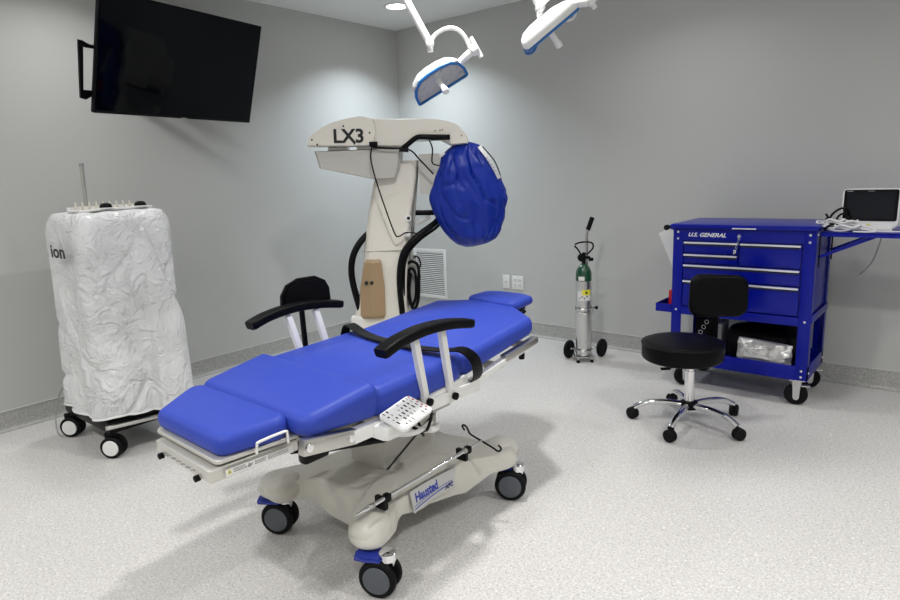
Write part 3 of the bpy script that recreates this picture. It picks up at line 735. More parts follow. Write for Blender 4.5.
# ------------------------------------------------------------------ surgical lights on ceiling arms
def surg_light(name, label, d, head_c, axis_ang, tiltdeg, L, W, pts_arm, arc, hub, neck, handle, up_n, flip=1):
    """d: horizontal distance from the viewpoint; coordinates across/up in that upright plane"""
    O = V(EYE.x, EYE.y, 0)+FH*d
    P = lambda x, z, dy=0: O+RT*x+FH*dy+V(0, 0, z)
    t = thing(name, label, 'surgical light', P(pts_arm[0][0], H), 0, 'surgical lights on ceiling arms')
    hc = P(*head_c)
    ax = (RT*math.cos(axis_ang)+V(0, 0, 1)*math.sin(axis_ang)).normalized()
    dn = Vector(up_n).normalized(); dn = (dn-ax*dn.dot(ax)).normalized()     # direction the lamp shines
    side = dn.cross(ax)
    HM = Matrix(((ax.x, side.x, -dn.x, hc.x), (ax.y, side.y, -dn.y, hc.y), (ax.z, side.z, -dn.z, hc.z), (0, 0, 0, 1)))
    # D-shaped plan: straight long edge and a bowed one
    plan = [(-L*.5, -W*.5), (L*.5, -W*.5), (L*.49, -W*.1), (L*.43, W*.22), (L*.30, W*.43), (L*.12, W*.5), (-L*.12, W*.5), (-L*.30, W*.43), (-L*.43, W*.22), (-L*.49, -W*.1)]
    plan = [(x, flip*y) for x, y in plan][::flip]
    b = B(); rings = []
    for z, k in ((0, .98), (.006, 1), (.02, .99), (.035, .93), (.046, .80), (.052, .55), (.054, .2)):
        rings.append([HM @ V(q.x*k, q.y*k, z) for q in rpoly(plan, .012, 0, 3)])
    loft(b, rings); obj('lamp_head', b, 'whitep', t, True, 50)
    b = B(); R0 = rpoly(plan, .012, .0, 3); R1 = rpoly(plan, .012, .010, 3)
    loft(b, [[HM @ V(q.x, q.y, -.001) for q in R0], [HM @ V(q.x*1.005, q.y*1.005, -.009) for q in R0], [HM @ V(q.x, q.y, -.012) for q in R1], [HM @ V(q.x, q.y, -.002) for q in R1]], False, False)
    obj('blue_rim', b, 'lightblue', t, True)
    b = B(); loft(b, [[HM @ V(q.x, q.y, -.004) for q in R1], [HM @ V(q.x*.5, q.y*.5, -.006) for q in R1]], True, True); obj('lens', b, 'lens', t, True)
    b = B()
    for i in range(-3, 4):
        for j in (-1, 0, 1):
            if abs(i) < 1 and j == 0: continue
            lathe(b, [(.011, 0), (.011, .002), (.004, .003)], HM @ V(i*L*.13, j*W*.27, -.006), HM.to_3x3() @ V(0, 0, -1), 12)
    obj('led_lenses', b, 'lens', t, True)
    b = B(); h0 = HM @ V(0, 0, -.004); lathe(b, [(.016, 0), (.012, .01), (.011, .05), (.014, .06), (.014, .075), (.010, .078)], h0, HM.to_3x3() @ V(0, 0, -1), 16); obj('sterile_handle', b, 'whitep', t, True)
    b = B(); q = HM @ V(L/2-.01, 0, .02); hb = P(*hub)
    tube(b, [q, hb], .014, 12, 0, .017); obj('neck', b, 'whitep', t, True)
    if flip < 0:
        for e_, m_ in ((-1, 'lightblue'), (1, 'whitep')):
            b = B(); q0 = HM @ V(e_*(L/2-.008), 0, .004); qq = HM.to_3x3()
            tube(b, [q0, q0+qq @ V(e_*.004, 0, -.022), q0+qq @ V(-e_*.018, 0, -.032), q0+qq @ V(-e_*.042, 0, -.022), q0+qq @ V(-e_*.046, 0, -.006)], .005, 8, 4); obj('rim_grip', b, m_, t, True)
    b = B(); u = (P(*handle[1])-P(*handle[0])); tube(b, [P(*handle[0]), P(*handle[1])], .010, 10); lathe(b, [(.02, 0), (.022, .01), (.02, .03)], hb, ax, 16); obj('side_handle', b, 'whitep', t, True)
    b = B(); tube(b, [P(*q_) for q_ in arc], .0085, 10, 5); obj('yoke', b, 'whitep', t, True)
    b = B(); lathe(b, [(.013, -.022), (.017, -.02), (.017, .02), (.013, .022)], P(*arc[0]), FH, 16); lathe(b, [(.012, -.03), (.012, .03)], P(arc[0][0], arc[0][1]-.004), V(0, 0, 1), 16); obj('joint', b, 'whitep', t, True)
    a0 = P(*pts_arm[1]); a1 = P(*pts_arm[0][:2])
    b = B(); tube(b, [a0, P(pts_arm[0][0], pts_arm[0][1])], .014, 12, 0, .017); 
    nrm = RT*.012; tube(b, [a0+nrm, P(pts_arm[0][0], pts_arm[0][1])+nrm], .006, 8); obj('spring_arm', b, 'whitep', t, True)
    b = B(); x0, z0 = pts_arm[0][0], pts_arm[0][1]; tube(b, [P(x0, z0-.03), P(x0, H-.03)], .024, 16); lathe(b, [(.09, 0), (.09, -.02), (.05, -.045), (.02, -.05)], P(x0, H-.001), (0, 0, 1), 28); obj('ceiling_mount', b, 'whitep', t, True)
    return t
surg_light('surgical_light', 'small blue-rimmed surgical light facing outward, over the microscope arm', 2.75, (-.012, 1.768), math.radians(29), 0, .245, .125,
  [(-.235, 2.28), (-.045, 1.918)], [(-.040, 1.912), (-.015, 1.945), (.03, 1.966), (.07, 1.962), (.10, 1.935), (.122, 1.890)], (.128, 1.872), None, [(.126, 1.928), (.168, 1.850)], (RT*.30+V(0, 0, -.84)-FH*.70))
surg_light('surgical_light', 'white surgical light seen edge on at the top of the view', 2.6, (.42, 1.917), math.radians(37), 0, .245, .125,
  [(.25, 2.22), (.385, 2.005)], [(.388, 1.996), (.43, 2.035), (.49, 2.06), (.55, 2.05), (.572, 2.025)], (.567, 2.008), None, [(.545, 2.06), (.60, 1.985)], (RT*.45+V(0, 0, -.87)+FH*.22), -1)

# ------------------------------------------------------------------ draped machine on casters
ph = thing('draped_machine', 'tall surgical console under a white plastic drape', 'medical console', (.68, -3.07, 0))
b = B(); box(b, (.66, -3.07, .165), (.60, .42, .07), .02); box(b, (.68, -3.07, .65), (.48, .36, .95), .03); obj('body', b, 'blackp', ph, True)
b = B(); tube(b, [(.98, -3.30, .18), (1.0, -2.97, .165), (.96, -2.80, .17)], .012, 8, 3); obj('foot_bumper', b, 'steel', ph, True)
def pcaster(x, y, ang, r=.058):
    o = bpy.data.objects.new('caster', None); C.objects.link(o); o.parent = ph; o.location = (x-.68, y+3.07, 0); o.rotation_euler = (0, 0, ang)
    for s in (-1, 1):
        wv = B(); lathe(wv, [(.02, 0), (r-.008, 0), (r, .006), (r, .018), (r-.006, .024), (.02, .024)], (0, s*.012, r), (0, s, 0), 28); obj('wheel', wv, 'rubber', o)
        wv = B(); lathe(wv, [(r-.016, .0242), (r-.018, .028), (.004, .029)], (0, s*.012, r), (0, s, 0), 28); obj('hub_cap', wv, 'whitep', o)
    wv = B(); box(wv, (-.01, 0, .115), (.06, .022, .04), .008); obj('fork', wv, 'blackp', o)
pcaster(.425, -3.27, math.radians(38)); pcaster(.93, -3.255, math.radians(38)); pcaster(.98, -2.92, math.radians(60)); pcaster(.42, -2.90, math.radians(30))
# drape
b = B(); NA, NZ = 220, 110
def drape_pt(a, z):
    """a: 0..1 round the plan, z height"""
    t = (z-.17)/(1.275-.17)
    x0, x1 = .40+.10*t, 1.0-.015*t; y0, y1 = -3.30+.01*t, -2.84+.035*t
    R = rpoly([(x0, y0), (x1, y0), (x1, y1), (x0, y1)], .085, 0, 6)
    # resample by perimeter
    return R
def resample(R, n):
    Ls = [0]; m = len(R)
    for i in range(m): Ls.append(Ls[-1]+(R[(i+1) % m]-R[i]).length)
    out = []; j = 0
    for k in range(n):
        s = Ls[-1]*k/n
        while Ls[j+1] < s: j += 1
        t = (s-Ls[j])/max(1e-9, Ls[j+1]-Ls[j]); out.append(R[j].lerp(R[(j+1) % m], t))
    return out
rings = []
for i in range(NZ+1):
    v = i/NZ
    if v < .86: z = .185+(1.175-.185)*v/.86; shrink = 1
    else:
        q = (v-.86)/.14; z = 1.175+.092*math.sin(min(1, q*1.6)*PI/2); shrink = 1-.20*(1-math.cos(min(1, q*1.6)*PI/2))-(.74*max(0, q-.5)*2*.98 if q > .5 else 0)
    R = resample(drape_pt(0, z), NA); cx_ = sum(p.x for p in R)/NA; cy_ = sum(p.y for p in R)/NA
    ring = []
    for k, p in enumerate(R):
        d = Vector((p.x-cx_, p.y-cy_)); dl = d.length; n = Vector((0, 0))
        # face normal approx
        n = Vector((d.x/.30, d.y/.23)); n = Vector((math.copysign(abs(n.x)**4, n.x), math.copysign(abs(n.y)**4, n.y))); n.normalize()
        low = 1-(z-.185)/1.05; low = max(0, min(1, low))
        s = k/NA
        f = 0
        # long folds that widen to the hem
        f += .016*low*math.sin(s*2*PI*8+1.3*math.sin(z*3)+noise.noise(V(s*7, z*1.3, 2))*2)
        f += .010*noise.noise(V(s*10, z*2.2, 5))
        qv = V(p.x*5+z*2.0, p.y*5-z*1.0, z*4.5)
        f -= .018*(1-min(1, abs(noise.noise(qv*.6))*7))*(.35+.65*min(1, max(0, (1.2-z)*3)))
        f -= .005*(1-min(1, abs(noise.noise(qv*1.5+V(4, 4, 4)))*8))
        if p.y < cy_-.15: f *= max(.15, 1-max(0, 1-abs(z-1.08)/.2)*max(0, 1-abs(p.x-.76)/.2)*1.3)
        # broad smooth flap flaring from an apex high on the wide face
        if p.x > cx_+.15:
            yy = (p.y+3.01); hwid = .02+.30*max(0, (1.17-z))*.95; cen = .02+.13*(1.17-z)
            e = 1-abs(yy-cen)/max(hwid*.62, .01)
            if e > 0 and z < 1.17:
                e = min(1, e*5); f = f*(1-e)+e*(.010+.036*(1.17-z))
        if f < -.03: f = -.03
        zz = z
        if i == 0: zz = z+.006*math.sin(s*2*PI*3)
        # hem height: lower at the rear-left, tucked up at the front edge
        if z < .5: zz += (.5-z)/.315*(.030*max(0, (p.x-.7)/.3)*max(0, min(1, (-2.95-p.y)/.3))+.01)
        if shrink < 1: f *= max(0, shrink)*.6
        px, py = cx_+d.x*shrink+n.x*f, cy_+d.y*shrink+n.y*f
        # top surface ripples
        if v > .9: zz += .010*noise.noise(V(px*12, py*12, 1))*(1)
        ring.append(V(px, py, zz))
    rings.append(ring)
loft(b, rings, False, True); obj('drape', b, 'film', ph, True, 80)
# hem band and print
b = B(); r0 = rings[0]; cc = sum(r0, V(0, 0, 0))/len(r0)
tube(b, [cc+(p-cc)*1.003 for p in r0[::3]]+[cc+(r0[0]-cc)*1.003], .006, 6); obj('drape_hem', b, 'whitep', ph, True)
IM = frame((.70, -3.328, 1.062), (1, 0, 0), (0, 0, 1))
text('ion', .092, IM @ Matrix.Translation((-.01, -.01, 0)), 'ink', ph, 'drape_lettering', .0022, wide=1.6)
# tray with connectors on top
tray = thing('connector_tray', 'white tray of cream connectors with black knobs on the draped console', 'tray', (.80, -3.06, 1.268))
b = B(); box(b, (.78, -3.06, 1.274), (.16, .34, .010), .004); box(b, (.71, -3.06, 1.285), (.012, .34, .018), .003); box(b, (.86, -3.02, 1.279), (.05, .30, .012), .005); obj('tray', b, 'whitep', tray, True)
b = B()
for k in range(9): 
    yv = -3.20+k*.034; box(b, (.765, yv, 1.287), (.05, .020, .018), .003); lathe(b, [(.005, 0), (.005, .02), (.003, .022)], (.745, yv, 1.295), (0, 0, 1), 8)
obj('connectors', b, 'cream', tray, True)
for yv in (-3.105, -2.93):
    b = B(); lathe(b, [(.030, 0), (.030, .010), (.024, .022), (.012, .027), (.003, .028)], (.875, yv, 1.283), (0, 0, 1), 20); obj('knob', b, 'blackp', tray, True)
    b = B(); lathe(b, [(.036, 0), (.036, .005), (.03, .006)], (.875, yv, 1.2815), (0, 0, 1), 20); obj('knob_collar', b, 'whitep', tray, True)
pl = thing('console_pole', 'thin grey upright pole rising from the top of the draped console', 'pole', (.665, -3.12, 1.24))
b = B(); tube(b, [(.665, -3.12, 1.24), (.684, -3.12, 1.515)], .010, 10); obj('pole', b, 'steel', pl, True)
b = B(); lathe(b, [(.012, 0), (.012, .016), (.008, .018)], (.684, -3.12, 1.50), (0, 0, 1), 12); obj('pole_cap', b, 'cableg', pl, True)
b = B(); tube(b, [(.36, -3.20, .30), (.25, -3.24, .24), (.20, -3.27, .12), (.24, -3.30, .012), (.40, -3.32, .006), (.5, -3.2, .006)], .004, 6, 6)
tag(obj('power_cord', b, 'cableg'), 'thin grey cord looping behind the draped console wheel', 'cord')

# ------------------------------------------------------------------ oxygen cylinder on its trolley
ox = V(2.150, -.425, 0)
cy = thing('oxygen_cylinder', 'small steel oxygen cylinder with green shoulder by the wall', 'gas cylinder', ox)
def ring_z(z): return 0
b = B(); lathe(b, [(.03, .045), (.052, .047), (.056, .055), (.056, .60), (.0565, .602)], ox, (0, 0, 1), 32); obj('cylinder_body', b, 'alu', cy, True)
b = B(); lathe(b, [(.0568, .60), (.0568, .645), (.054, .665), (.045, .69), (.030, .71), (.018, .718), (.018, .725)], ox, (0, 0, 1), 32); obj('cylinder_shoulder', b, 'green', cy, True)
def wrap(z0, z1, a0, a1, r, m, name):
    b = B(); n = 12; A = [a0+(a1-a0)*k/n for k in range(n+1)]
    loft(b, [[ox+V(math.cos(a)*q, math.sin(a)*q, z) for a in A] for z, q in ((z0, r), (z1, r))], False, False, False); return obj(name, b, m, cy, True)
fa = math.atan2(-FH.y, -FH.x)
wrap(.46, .53, fa-1.0, fa+.8, .0568, 'label', 'paper_label'); wrap(.500, .540, fa-.4, fa+.75, .0571, 'yellow', 'yellow_label'); wrap(.605, .635, fa-.9, fa-.1, .0573, 'label', 'shoulder_label')
b = B()
for k in range(4): 
    wa = fa-.7+k*.3
    box(b, (ox.x+math.cos(wa)*.0575, ox.y+math.sin(wa)*.0575, .478+.012*(k % 2)), (.008, .008, .006), 0)
box(b, (ox.x+math.cos(fa+.1)*.0575, ox.y+math.sin(fa+.1)*.0575, .52), (.014, .006, .014), 0, None)
obj('label_print', b, 'ink', cy, True)
b = B(); lathe(b, [(.014, .72), (.014, .80), (.010, .802)], ox, (0, 0, 1), 16); lathe(b, [(.028, -.02), (.030, 0), (.028, .012), (.01, .014)], ox+V(-.01, -.01, .765), -FH, 20)
tube(b, [ox+V(0, 0, .765)-RT*.005, ox+V(0, 0, .765)+RT*.045], .010, 10); lathe(b, [(.008, 0), (.013, .004), (.013, .03), (.008, .034)], ox+V(0, 0, .75)+RT*.035, RT, 12); obj('valve', b, 'blackp', cy, True)
tr = thing('cylinder_trolley', 'two-wheeled metal hand trolley holding the oxygen cylinder', 'trolley', ox+V(.02, .06, 0))
b = B()
pr = ox+RT*.035+FH*.062
tube(b, [pr+V(0, 0, .06), pr+V(0, 0, .92), pr+RT*.012+V(0, 0, .975)], .010, 10, 0)
for zz in (.40, .09): 
    n = 24; tube(b, [ox+V(math.cos(2*PI*k/n)*.063, math.sin(2*PI*k/n)*.063, zz) for k in range(n+1)], .0045, 6)
tube(b, [ox-RT*.075-FH*.05+V(0, 0, .415), ox-RT*.055-FH*.045+V(0, 0, .375), ox+V(0, 0, .365)-FH*.07, ox+RT*.05-FH*.05+V(0, 0, .37), ox+RT*.05-FH*.05+V(0, 0, .40)], .005, 8, 3)
box(b, (0, 0, 0), (.14, .12, .006), .002, Matrix.Translation(ox+V(0, 0, .040)) @ Matrix.Rotation(-YAW, 4, 'Z'))
tube(b, [ox-RT*.09+FH*.085+V(0, 0, .07), ox+RT*.16+FH*.085+V(0, 0, .07)], .006, 8)
for s in (-1, 1): tube(b, [ox+RT*.055*s+FH*.0-V(0, 0, -.04), ox+RT*.055*s+FH*.08+V(0, 0, .07)], .006, 8)
for s in (-1, 1): tube(b, [ox+RT*.05*s-FH*.05+V(0, 0, .04), ox+RT*.05*s-FH*.05+V(0, 0, .018)], .006, 8)
obj('frame', b, 'steel', tr, True)
b = B(); tube(b, [pr+RT*.008+V(0, 0, .955), pr+RT*.040+V(0, 0, 1.045)], .0165, 12); obj('grip', b, 'rubber', tr, True)
b = B(); tube(b, [ox+RT*-.05+FH*.05+V(0, 0, .835), ox-RT*.065-FH*.02+V(0, 0, .85), ox-RT*.045-FH*.05+V(0, 0, .82), ox-RT*.012-FH*.02+V(0, 0, .765)], .006, 8, 4); tube(b, [ox-RT*.065-FH*.01+V(0, 0, .862), ox-RT*.02+V(0, 0, .875), ox+RT*.055+V(0, 0, .87), ox+RT*.065+V(0, 0, .83), ox+RT*.03+FH*.04+V(0, 0, .78)], .006, 8, 4); obj('bail_handle', b, 'blackp', tr, True)
b = B(); lathe(b, [(.011, 0), (.013, .004), (.013, .016), (.009, .018)], ox+RT*.085+V(0, 0, .395), RT, 12); tube(b, [ox+RT*.055+V(0, 0, .395), ox+RT*.088+V(0, 0, .395)], .004, 6); obj('clamp_screw', b, 'blackp', tr, True)
for s, off in ((-1, -.09), (1, .155)):
    b = B(); wd = (RT*.75+FH*-.66).normalized()
    c = ox+RT*off+FH*.085+V(0, 0, .068)
    lathe(b, [(.04, -.014), (.062, -.013), (.068, -.008), (.068, .008), (.062, .013), (.04, .014), (.036, .009), (.012, .012)], c, wd*1, 28); wl = obj('wheel', b, 'rubber', tr, True)
for s in (-1, 1):
    b = B(); lathe(b, [(.013, .0), (.013, .012), (.007, .02)], ox+RT*.05*s-FH*.05, (0, 0, 1), 12); obj('rubber_foot', b, 'rubber', tr, True)

# ------------------------------------------------------------------ rolling stool
SC = V(3.185, -1.172, 0)
st = thing('rolling_stool', 'round black padded rolling stool with small backrest and chrome base', 'stool', SC)
SS = SC-RT*.045
b = B(); lathe(b, [(.16, .368), (.197, .37), (.207, .378), (.210, .39), (.210, .445), (.206, .458), (.196, .466), (.15, .470), (.05, .472), (.002, .472)], SS, (0, 0, 1), 56); obj('seat', b, 'black', st, True)
b = B(); lathe(b, [(.212, .452), (.214, .456), (.211, .460)], SS, (0, 0, 1), 56); 
obj('seat_piping', b, 'black', st, True)
b = B(); lathe(b, [(.10, .352), (.12, .358), (.12, .369)], SC, (0, 0, 1), 24); tube(b, [SC-RT*.05+V(0, 0, .352)-FH*.05, SC-RT*.16+V(0, 0, .350)-FH*.10], .008, 8); box(b, (0, 0, 0), (.05, .02, .012), .004, Matrix.Translation(SC-RT*.17-FH*.105+V(0, 0, .349)) @ Matrix.Rotation(-YAW, 4, 'Z')); obj('seat_mechanism', b, 'blackp', st, True)
b = B(); lathe(b, [(.026, .12), (.026, .30), (.021, .30), (.021, .355)], SC, (0, 0, 1), 24); obj('gas_column', b, 'chrome', st, True)
b = B(); lathe(b, [(.035, .085), (.045, .088), (.045, .125), (.032, .132)], SC, (0, 0, 1), 24); obj('hub', b, 'blackp', st, True)
for k in range(5):
    a = math.radians(56+72*k); dv = V(math.cos(a), math.sin(a), 0)
    b = B(); tube(b, [SC+dv*.03+V(0, 0, .108), SC+dv*.13+V(0, 0, .112), SC+dv*.22+V(0, 0, .100), SC+dv*.285+V(0, 0, .068)], .016, 12, 4, None, 1.2); lg = obj('leg', b, 'chrome', st, True)
    b = B(); c = SC+dv*.295; ca = a+random.uniform(-1, 1); wd = V(math.cos(ca), math.sin(ca), 0)
    for s in (-1, 1): lathe(b, [(.010, .002), (.030, .002), (.033, .006), (.033, .015), (.027, .022), (.008, .024)], c+V(0, 0, .033), wd*s, 20)
    lathe(b, [(.008, .025), (.016, .045), (.012, .062)], c, (0, 0, 1), 12); obj('caster', b, 'rubber', lg, True)
bdir = (RT*.17+FH*.11).normalized(); bs = V(-bdir.y, bdir.x, 0)
bc = SC+RT*.190+FH*.14
nb = (FH*.97-RT*.1).normalized(); sb = V(-nb.y, nb.x, 0)*-1
b = B()
rings = []
for dz, k in ((-.022, .82), (-.018, .93), (-.008, 1), (.01, 1), (.02, .95), (.026, .82)):
    R = rpoly([(-.165*k, -.112*k), (.160*k, -.125*k), (.165*k, .100*k), (-.150*k, .122*k)], .06*k, 0, 6)
    rings.append([bc+RT*q.x+FH*(dz-.35*q.x*q.x*1.2+q.x*.02)+V(0, 0, .680+q.y)+FH*q.y*.08 for q in R])
loft(b, rings); obj('backrest', b, 'black', st, True, 60)
b = B(); bar(b, bc+FH*.035-RT*.0+V(0, 0, .66), bc+FH*.035+V(0, 0, .36), .05, .012); bar(b, bc+FH*.035+V(0, 0, .36), SC+V(0, 0, .36), .045, .012); obj('back_bracket', b, 'blackp', st, True)

# ------------------------------------------------------------------ blue tool cart
X0c, X1c, Yf, Yb = 2.860, 3.640, -.605, -.150
tc_ = thing('tool_cart', 'glossy blue rolling tool cart with drawers and open lower shelf', 'tool cart', ((X0c+X1c)/2, (Yf+Yb)/2, 0))
pw = .062
for x in (X0c, X1c):
    for y in (Yf, Yb):
        sx = 1 if x == X0c else -1; sy = 1 if y == Yf else -1
        b = B(); box(b, (x+sx*pw/2, y+sy*.002, .585), (pw, .004, .85), .001); box(b, (x+sx*.002, y+sy*pw*.4, .585), (.004, pw*.8, .85), .001)
        obj('corner_post', b, 'cart', tc_, True)
b = B(); box(b, ((X0c+X1c)/2, Yf+.004, .198), (X1c-X0c-2*pw, .006, .085), .001); box(b, ((X0c+X1c)/2, Yb-.004, .198), (X1c-X0c, .006, .085), .001)
for x in (X0c+.003, X1c-.003): box(b, (x, (Yf+Yb)/2, .198), (.006, Yb-Yf, .085), .001)
box(b, ((X0c+X1c)/2, (Yf+Yb)/2, .175), (X1c-X0c-.01, Yb-Yf-.01, .008)); obj('lower_tray', b, 'cart', tc_, True)
b = B(); box(b, ((X0c+X1c)/2, (Yf+Yb)/2+.006, .752), (X1c-X0c-.012, Yb-Yf-.016, .495), .002); obj('drawer_chest', b, 'cart', tc_, True)
b = B(); box(b, ((X0c+X1c)/2, Yf+.002, .497), (X1c-X0c-2*pw, .008, .05), .002); obj('chest_rail', b, 'cart', tc_, True)
b = B(); box(b, ((X0c+X1c)/2, Yf+.002, .974), (X1c-X0c-2*pw, .008, .075), .002); obj('chest_rail', b, 'cart', tc_, True)
b = B()
box(b, ((X0c+X1c)/2, (Yf+Yb)/2, 1.022), (X1c-X0c+.02, Yb-Yf+.05, .026), .008); obj('lid', b, 'cart', tc_, True)
b = B(); box(b, (3.275, Yf-.026, 1.014), (.13, .004, .007), .001); obj('lid_latch', b, 'strip', tc_, True)
b = B()
for x in (X0c+.03, X1c-.03):
    for zz in (.985, .945, .50, .215, .180): lathe(b, [(.007, 0), (.006, .004), (.002, .005)], (x, Yf-.001, zz), (0, -1, 0), 12)
for yv in (Yf+.03, Yb-.04):
    for zz in (.985, .50, .52, .2): lathe(b, [(.006, 0), (.005, .004), (.002, .005)], (X1c+.001, yv, zz), (1, 0, 0), 12)
obj('rivets', b, 'strip', tc_, True)
# drawers: x0,x1,z top,z bottom (front fascia), handle strip on top edge
xl, xr, xm = X0c+pw+.006, X1c-pw-.006, X0c+pw+.325
for (a, c, zt_, zb_) in ((xl, xm-.006, .930, .862), (xl, xm-.006, .855, .800), (xm+.006, xr, .930, .800), (xl, xr, .790, .700), (xl, xr, .692, .530)):
    b = B(); box(b, ((a+c)/2, Yf+.004, (zt_+zb_)/2), (c-a, .014, zt_-zb_), .002); dr = obj('drawer', b, 'cart', tc_, True)
    b = B(); box(b, ((a+c)/2, Yf-.010, zt_-.008), (c-a-.004, .018, .010), .003); obj('handle', b, 'strip', dr, True)
    b = B(); box(b, ((a+c)/2, Yf-.0045, zt_-.019), (c-a-.01, .004, .012)); obj('recess_shade', b, 'cartshade', dr, True)  # dark strip painting the shade below the handle, no real hollow
text('U.S. GENERAL', .032, frame((X0c+.090, Yf-.0035, .960), (1, 0, 0), (0, 0, 1)), 'inkwhite', tc_, 'maker_lettering', .0009, shear=.35, wide=1.12)
b = B(); lathe(b, [(.010, 0), (.010, .006), (.004, .007)], (xm, Yf-.002, .968), (0, -1, 0), 14); obj('lock', b, 'chrome', tc_, True)
kc = B()
for k in range(7):
    n = 10; c0 = V(xm+.004-.003*k, Yf-.014, .968-.0125*k)
    tube(kc, [c0+V(math.cos(2*PI*j/n)*.004, (k % 2)*.003*math.cos(2*PI*j/n), math.sin(2*PI*j/n)*.0075) for j in range(n+1)], .0014, 5)
box(kc, (xm-.018, Yf-.0215, .878), (.014, .003, .026), .002)
tag(obj('key_chain', kc, 'chrome'), 'small key on a chain hanging from the tool cart lock', 'keys')
# push handle seen at the left end
b = B(); tube(b, [(X0c-.035, Yf-.01, 1.012), (X0c-.035, Yb, 1.012)], .011, 10)
for y in (Yf+.03, Yb-.03): bar(b, (X0c, y, 1.000), (X0c-.035, y, 1.012), .014, .02)
ph_ = obj('push_handle', b, 'cart', tc_, True)
b = B(); lathe(b, [(.015, 0), (.017, .004), (.017, .022), (.013, .026)], (X0c-.035, Yf-.005, 1.012), (0, -1, 0), 14); obj('handle_end', b, 'rubber', ph_, True)
# small tray on the left flank
b = B(); tzt, tzb = .528, .478; tx0 = X0c-.10
for y in (Yf+.0, Yb-.03): box(b, ((tx0+X0c)/2, y, (tzt+tzb)/2), (.10, .004, tzt-tzb))
box(b, (tx0, (Yf+Yb-.03)/2, (tzt+tzb)/2), (.004, Yb-Yf-.03, tzt-tzb)); box(b, ((tx0+X0c)/2, (Yf+Yb-.03)/2, tzb), (.10, Yb-Yf-.03, .004)); obj('side_tray', b, 'cart', tc_, True)
b = B(); box(b, (X1c+.003, (Yf+Yb)/2, .515), (.006, Yb-Yf, .045), .001); obj('side_rail', b, 'cart', tc_, True)
# casters
def tcaster(x, y, ang, r=.062):
    o = bpy.data.objects.new('caster', None); C.objects.link(o); o.parent = tc_; o.location = (x-tc_.location.x, y-tc_.location.y, 0); o.rotation_euler = (0, 0, ang)
    b = B(); lathe(b, [(.018, -.016), (r-.006, -.016), (r, -.009), (r, .009), (r-.006, .016), (.018, .016)], (0, 0, r), (0, 1, 0), 32); obj('wheel', b, 'rubber', o)
    b = B(); box(b, (0, 0, .150), (.085, .07, .006), .001)
    for s in (-1, 1): prism(b, [(-.022, .108), (.022, .108), (.016, .0), (.008, -.012), (-.008, -.012), (-.016, 0)], .003, frame((.0, s*.021-.0015, .045), (1, 0, 0), (0, 0, 1)))
    tube(b, [(0, -.026, r), (0, .026, r)], .007, 10); lathe(b, [(.028, .118), (.028, .148)], (0, 0, 0), (0, 0, 1), 18); obj('fork', b, 'alu', o)
    box_ = B(); box(box_, (.045, 0, .115), (.05, .03, .008), .002); obj('brake_lever', box_, 'alu', o)
tcaster(3.582, -.555, math.radians(12)); tcaster(2.935, -.555, math.radians(40)); tcaster(3.582, -.20, math.radians(25)); tcaster(2.935, -.20, math.radians(15))
# folding shelf on the right flank
b = B(); sx0, sx1 = X1c+.012, X1c+.56
box(b, ((sx0+sx1)/2, (Yf+Yb)/2+.02, .998), (sx1-sx0, Yb-Yf-.02, .006), .001)
box(b, ((sx0+sx1)/2, Yf+.032, .988), (sx1-sx0, .004, .024), .001); box(b, (sx1, (Yf+Yb)/2+.02, .988), (.004, Yb-Yf-.02, .024)); sh = obj('side_shelf', b, 'cart', tc_, True)
for y in (Yf+.05, Yb-.04):
    b = B(); bar(b, (X1c+.004, y, .86), (X1c+.27, y, .985), .004, .016, .001); obj('shelf_brace', b, 'cart', tc_, True)
    b = B(); box(b, (X1c+.010, y, .90), (.006, .014, .19)); obj('shelf_bracket', b, 'blackp', tc_, True)

# things on and around the cart
pp_ = thing('paper_sheets', 'white sheets hanging askew from the left side of the tool cart', 'paper', (2.80, -.35, .80))
b = B()
box(b, (0, 0, 0), (.12, .0025, .30), 0, Matrix.Translation((2.825, -.45, .845)) @ Matrix.Rotation(-.42, 4, 'Y') @ Matrix.Rotation(.35, 4, 'Z')); obj('sheet', b, 'paper', pp_, True)
b = B(); box(b, (0, 0, 0), (.10, .0025, .24), 0, Matrix.Translation((2.838, -.41, .83)) @ Matrix.Rotation(-.22, 4, 'Y') @ Matrix.Rotation(.3, 4, 'Z')); obj('sheet', b, 'paper', pp_, True)
b = B(); box(b, (0, 0, 0), (.05, .10, .115), .006, Matrix.Translation((2.824, -.45, .5385)))
tag(obj('sharps_box', b, 'red'), 'small red box standing in the cart side tray', 'box')
# lower shelf content
b = B(); slab(b, [(3.16, -.50), (3.55, -.50), (3.56, -.20), (3.14, -.20)], lambda x, y: .405+.03*noise.noise(V(x*8, y*8, 0))-.06*abs(x-3.35), lambda x, y: .182, .08, .06, .02, .012)
bk_ = obj('black_bag', b, 'black'); tag(bk_, 'soft black bag lying on the lower shelf of the tool cart', 'bag')
b = B(); rings = []
NA, NZ = 60, 24
for i in range(NZ+1):
    t = i/NZ; z = .200+.150*t; hw = .150*(1-.04*abs(t-.5)); th = .022*math.sin(PI*min(1, max(.02, t)))**.5+.003
    ring = []
    for k in range(NA):
        a = 2*PI*k/NA; x = hw*math.copysign(abs(math.cos(a))**.5, math.cos(a)); y = th*math.copysign(abs(math.sin(a))**.8, math.sin(a))
        q = noise.noise(V(x*22, z*22, math.sin(a)))*.014+abs(noise.noise(V(x*45, z*40, 3)))*.008
        ring.append(V(3.40+x+.008*noise.noise(V(z*30, 1, 1)), -.553+y*1-.25*(t-.5)*-.05+(q if math.sin(a) < 0 else q*.3), z+.006*noise.noise(V(x*15, 0, t*2))-.06*x*t))
    rings.append(ring)
loft(b, rings); tag(obj('plastic_pack', b, 'clear', smooth=70), 'crinkled clear plastic packet at the front of the lower cart shelf', 'packet')
